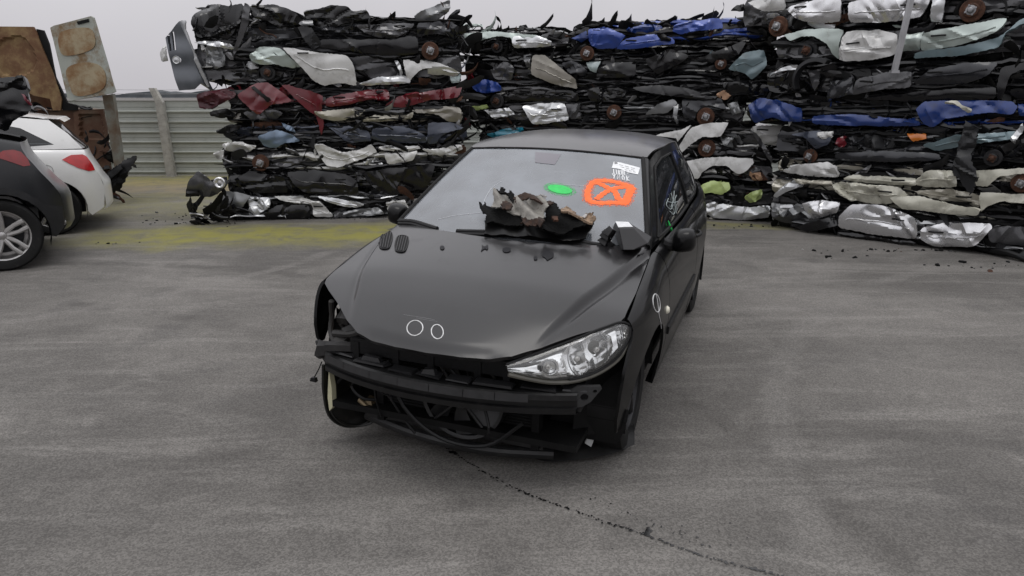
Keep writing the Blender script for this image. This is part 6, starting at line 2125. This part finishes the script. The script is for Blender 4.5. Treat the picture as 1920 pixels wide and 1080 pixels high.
    m_.build("tailgate" if not C.get('open') else "rear_bumper", pm, o)
    m_ = MB()
    m_.box((0, Lr * .5, C['z0'] + .1), (1.3, Lr - .5, .12))
    m_.box((0, Lr * .52, .75), (1.25, 1.9, .5), None, 0, .9)
    m_.build("floor_pan", SHADOW, o)
    return o
WP = mat("white_paint", (.70, .70, .69), rough=.3, coat=.7, var=.04, dirt=.06, dirt_col=(.4, .38, .34), scale=3)
WSH = Shape(zm=.62, tuck=.07, vt=.34, ledge=.02,
    Xmax=spl([.06, .3, .7, 1.2, 2.5, 3.4, 3.8, 4.0, 4.15, 4.25], [.60, .76, .84, .86, .87, .86, .83, .78, .69, .58]),
    topX=spl([.06, .3, .8, 1.3, 2.5, 3.4, 3.8, 4.0, 4.15, 4.25], [.50, .62, .72, .77, .79, .77, .73, .67, .58, .47]),
    topZ=spl([.06, .4, 1.1, 2.0, 3.4, 4.25], [.70, .86, .98, 1.0, 1.03, 1.00]),
    roofX=spl([1.2, 2.0, 2.8, 3.7], [.66, .60, .60, .56]),
    roofZ=spl([1.1, 1.5, 2.0, 2.6, 3.2, 3.72, 4.2], [1.0, 1.24, 1.40, 1.435, 1.425, 1.37, 1.15]))
parked("white_hatchback", "white five-door hatchback parked tail-out with dark rear side glass", WSH, (-9.13, 7.66, 0), radians(-60), dict(
    paint=WP, col=(.7, .7, .7), L=4.22, r=.31, z0=.20, wheels=(.85, 3.62), tail=lambda Z: 4.20 - .16 * sstep(.55, 1.03, Z), cowl=1.12, roof=(1.98, 3.72), hatch=(4.02, 1.02),
    house=[(1.12, .985), (1.5, 1.225), (1.98, 1.39), (2.6, 1.43), (3.2, 1.42), (3.72, 1.365), (3.90, 1.20), (4.03, 1.02), (3.4, 1.032), (2.0, 1.002)],
    glass=[(1.45, 1.03), (1.72, 1.20), (2.05, 1.33), (2.6, 1.37), (3.1, 1.355), (3.42, 1.28), (3.74, 1.08), (3.3, 1.055), (2.0, 1.03)],
    lamp=[(3.80, .905), (3.90, .955), (4.02, .955), (4.06, .93), (4.115, .82), (4.13, .755), (4.06, .75), (3.95, .80), (3.86, .86)], cap=[(3.48, .84), (3.68, .86), (3.70, .73), (3.50, .71)]))
DP = mat("dark_grey_paint", (.010, .011, .013), spec=.2, rough=.32, coat=.7, coat_rough=.3, var=.2, dirt=.05, dirt_col=(.1, .1, .095), scale=4)
SSH = Shape(zm=.70, tuck=.06, vt=.36, ledge=.02,
    Xmax=spl([.06, .3, .7, 1.2, 2.5, 3.4, 3.7, 3.9, 4.05, 4.15], [.62, .78, .86, .88, .88, .88, .86, .80, .70, .60]),
    topX=spl([.06, .3, .8, 1.3, 2.5, 3.3, 3.7, 3.9, 4.05, 4.15], [.52, .64, .74, .79, .80, .78, .73, .66, .57, .47]),
    topZ=spl([.06, .4, 1.1, 2.0, 3.2, 3.6, 3.9, 4.15], [.85, 1.0, 1.08, 1.14, 1.27, 1.27, 1.19, 1.06]),
    roofX=spl([1.2, 2.0, 2.8, 3.5], [.68, .62, .62, .58]),
    roofZ=spl([1.1, 1.5, 2.0, 2.6, 3.1, 3.5, 4.0], [1.1, 1.40, 1.58, 1.63, 1.60, 1.52, 1.3]))
suv = parked("dark_crossover", "dark grey crossover with black arch trim and its tailgate raised", SSH, (-8.353, 5.653, 0), radians(-57), dict(
    paint=DP, col=(.03, .03, .03), L=4.12, r=.345, z0=.27, wheels=(.85, 3.55), tail=lambda Z: 4.10 - .28 * sstep(.60, 1.22, Z), cowl=1.12, roof=(1.98, 2.7), hatch=(3.78, 1.15), clad=True, open=True,
    house=[(1.12, 1.085), (1.5, 1.38), (1.98, 1.57), (2.5, 1.62), (2.75, 1.61), (2.9, 1.52), (3.1, 1.42), (3.3, 1.29), (3.1, 1.263), (2.0, 1.145)],
    glass=[(1.45, 1.14), (1.72, 1.34), (2.05, 1.50), (2.5, 1.54), (2.66, 1.52), (2.85, 1.36), (2.95, 1.27), (2.4, 1.20), (2.0, 1.165)],
    lamp=[(3.60, 1.10), (3.68, 1.15), (3.76, 1.155), (3.82, 1.13), (3.865, 1.06), (3.875, 1.0), (3.82, .995), (3.70, 1.055)]))
def suv_tailgate():
    P3 = Plane(-7.2, 7.0, -3.0, 7.9)
    rnd = random.Random(51)
    before = len(COL.objects)
    g = crumpled("tailgate", P3, Z9([(-90, 330), (-60, 300), (0, 305), (60, 300), (92, 296), (118, 340), (138, 425), (120, 445), (60, 470), (30, 512), (0, 500), (-90, 480)]), 'black', None, rnd, off=.05, amp=.02, bulge=.08, skirt=.06)
    r = crumpled("lamp_strip", P3, Z9([(84, 362), (96, 368), (124, 412), (112, 408)]), mat("dim_red_lens", (.12, .01, .02), rough=.3, coat=.5), None, rnd, off=.145, amp=.0, skirt=.02)
    e = crumpled("window_rim", P3, Z9([(-60, 320), (40, 318), (66, 310), (96, 300), (84, 340), (40, 360), (-60, 370)]), 'blackp', None, rnd, off=.14, amp=.05)
    M = suv.matrix_basis.inverted()
    for x in (g, r, e): x.data.transform(M)
    g.parent = suv
    r.parent = g; e.parent = g
suv_tailgate()

# ------------------------------------------------------------------ small things on the tarmac
def debris():
    rnd = random.Random(61)
    mats_ = [SHADOW, DKPLAST, GREYMET, PAL['white'], RUST]
    mb = MB()
    spots = [((350, 415), (.8, .4), 35), ((430, 402), (.8, .25), 45), ((600, 410), (1.6, .10), 30), ((1400, 424), (1.0, .15), 22), ((1700, 470), (1.1, .12), 30), ((1850, 500), (.5, .2), 14),
             ((200, 458), (.3, .15), 6), ((1560, 480), (.7, .2), 8)]
    for (x, y), (sx_, sy_), n in spots:
        c = px_ground(x, y)
        for _ in range(n):
            s_ = rnd.choice((.008, .01, .012, .015, .02, .03))
            p = c + Vector((rnd.gauss(0, sx_ * .5), rnd.gauss(0, sy_ * .5), s_ * .3 + .002))
            mb.box(p, (s_ * rnd.uniform(.6, 2.2), s_ * rnd.uniform(.6, 1.6), s_ * .6), Matrix.Rotation(rnd.uniform(0, 3), 3, 'Z'), rnd.choices(range(5), [40, 30, 4, 1, 5])[0], rnd.uniform(.5, 1), s_ * .15, rnd)
    o = mb.build("small_debris", mats_)
    tag(o, "small dark crumbs and splinters scattered over the tarmac", "debris", None, "stuff")
    sh_ = []
    for (x, y), w in (((197, 458), .10), ((700, 610), .05), ((1600, 690), .04), ((300, 520), .06)):
        m2 = MB()
        c = px_ground(x, y)
        m2.box(c + Vector((0, 0, .012)), (w, w * .5, .022), Matrix.Rotation(.4, 3, 'Z'), 0, .7, .006, rnd)
oil_m = mat("oil", (.012, .012, .012), rough=.25, var=.2, spec=.6)
def oil():
    rnd = random.Random(62)
    mb = MB()
    def drop(x, y, r):
        c = px_ground(x, y)
        n = 9
        e = rnd.uniform(1, 1.9)
        a0 = rnd.uniform(0, 3)
        v = [Vector((c.x, c.y, .0052))]
        for k in range(n):
            t = 2 * pi * k / n
            q = r * rnd.uniform(.7, 1.25)
            dx, dy = q * e * cos(t), q * sin(t)
            v.append(Vector((c.x + dx * cos(a0) - dy * sin(a0), c.y + dx * sin(a0) + dy * cos(a0), .004)))
        mb.add(v, [(0, 1 + k, 1 + (k + 1) % n) for k in range(n)])
    path = [(815, 822), (850, 850), (905, 885), (985, 926), (1070, 957), (1130, 978), (1200, 1000), (1250, 1020), (1320, 1045), (1400, 1065), (1500, 1092)]
    L = densify(path, 4.5, closed=False)
    for p in L:
        if rnd.random() < .85: drop(p.x + rnd.gauss(0, 1.3), p.y + rnd.gauss(0, 1.0), rnd.choice((.003, .004, .0045, .006)))
    for x, y, r in ((848, 849, .014), (854, 852, .010), (1215, 997, .013), (1212, 1003, .012), (1216, 992, .008)): drop(x, y, r)
    for p in densify([(1098, 935), (1140, 945), (1200, 975), (1245, 992), (1300, 1008), (1345, 1030)], 6, closed=False):
        if rnd.random() < .55: drop(p.x + rnd.gauss(0, 5), p.y + rnd.gauss(0, 3), rnd.choice((.002, .003, .004)))
    for _ in range(30): drop(rnd.gauss(1290, 60), rnd.gauss(1010, 20), rnd.choice((.0015, .002, .003)))
    o = mb.build("oil_drips", oil_m)
    tag(o, "dotted trail of dark oil drips running from under the black hatchback", "oil", None, "stuff")
oil()
debris()
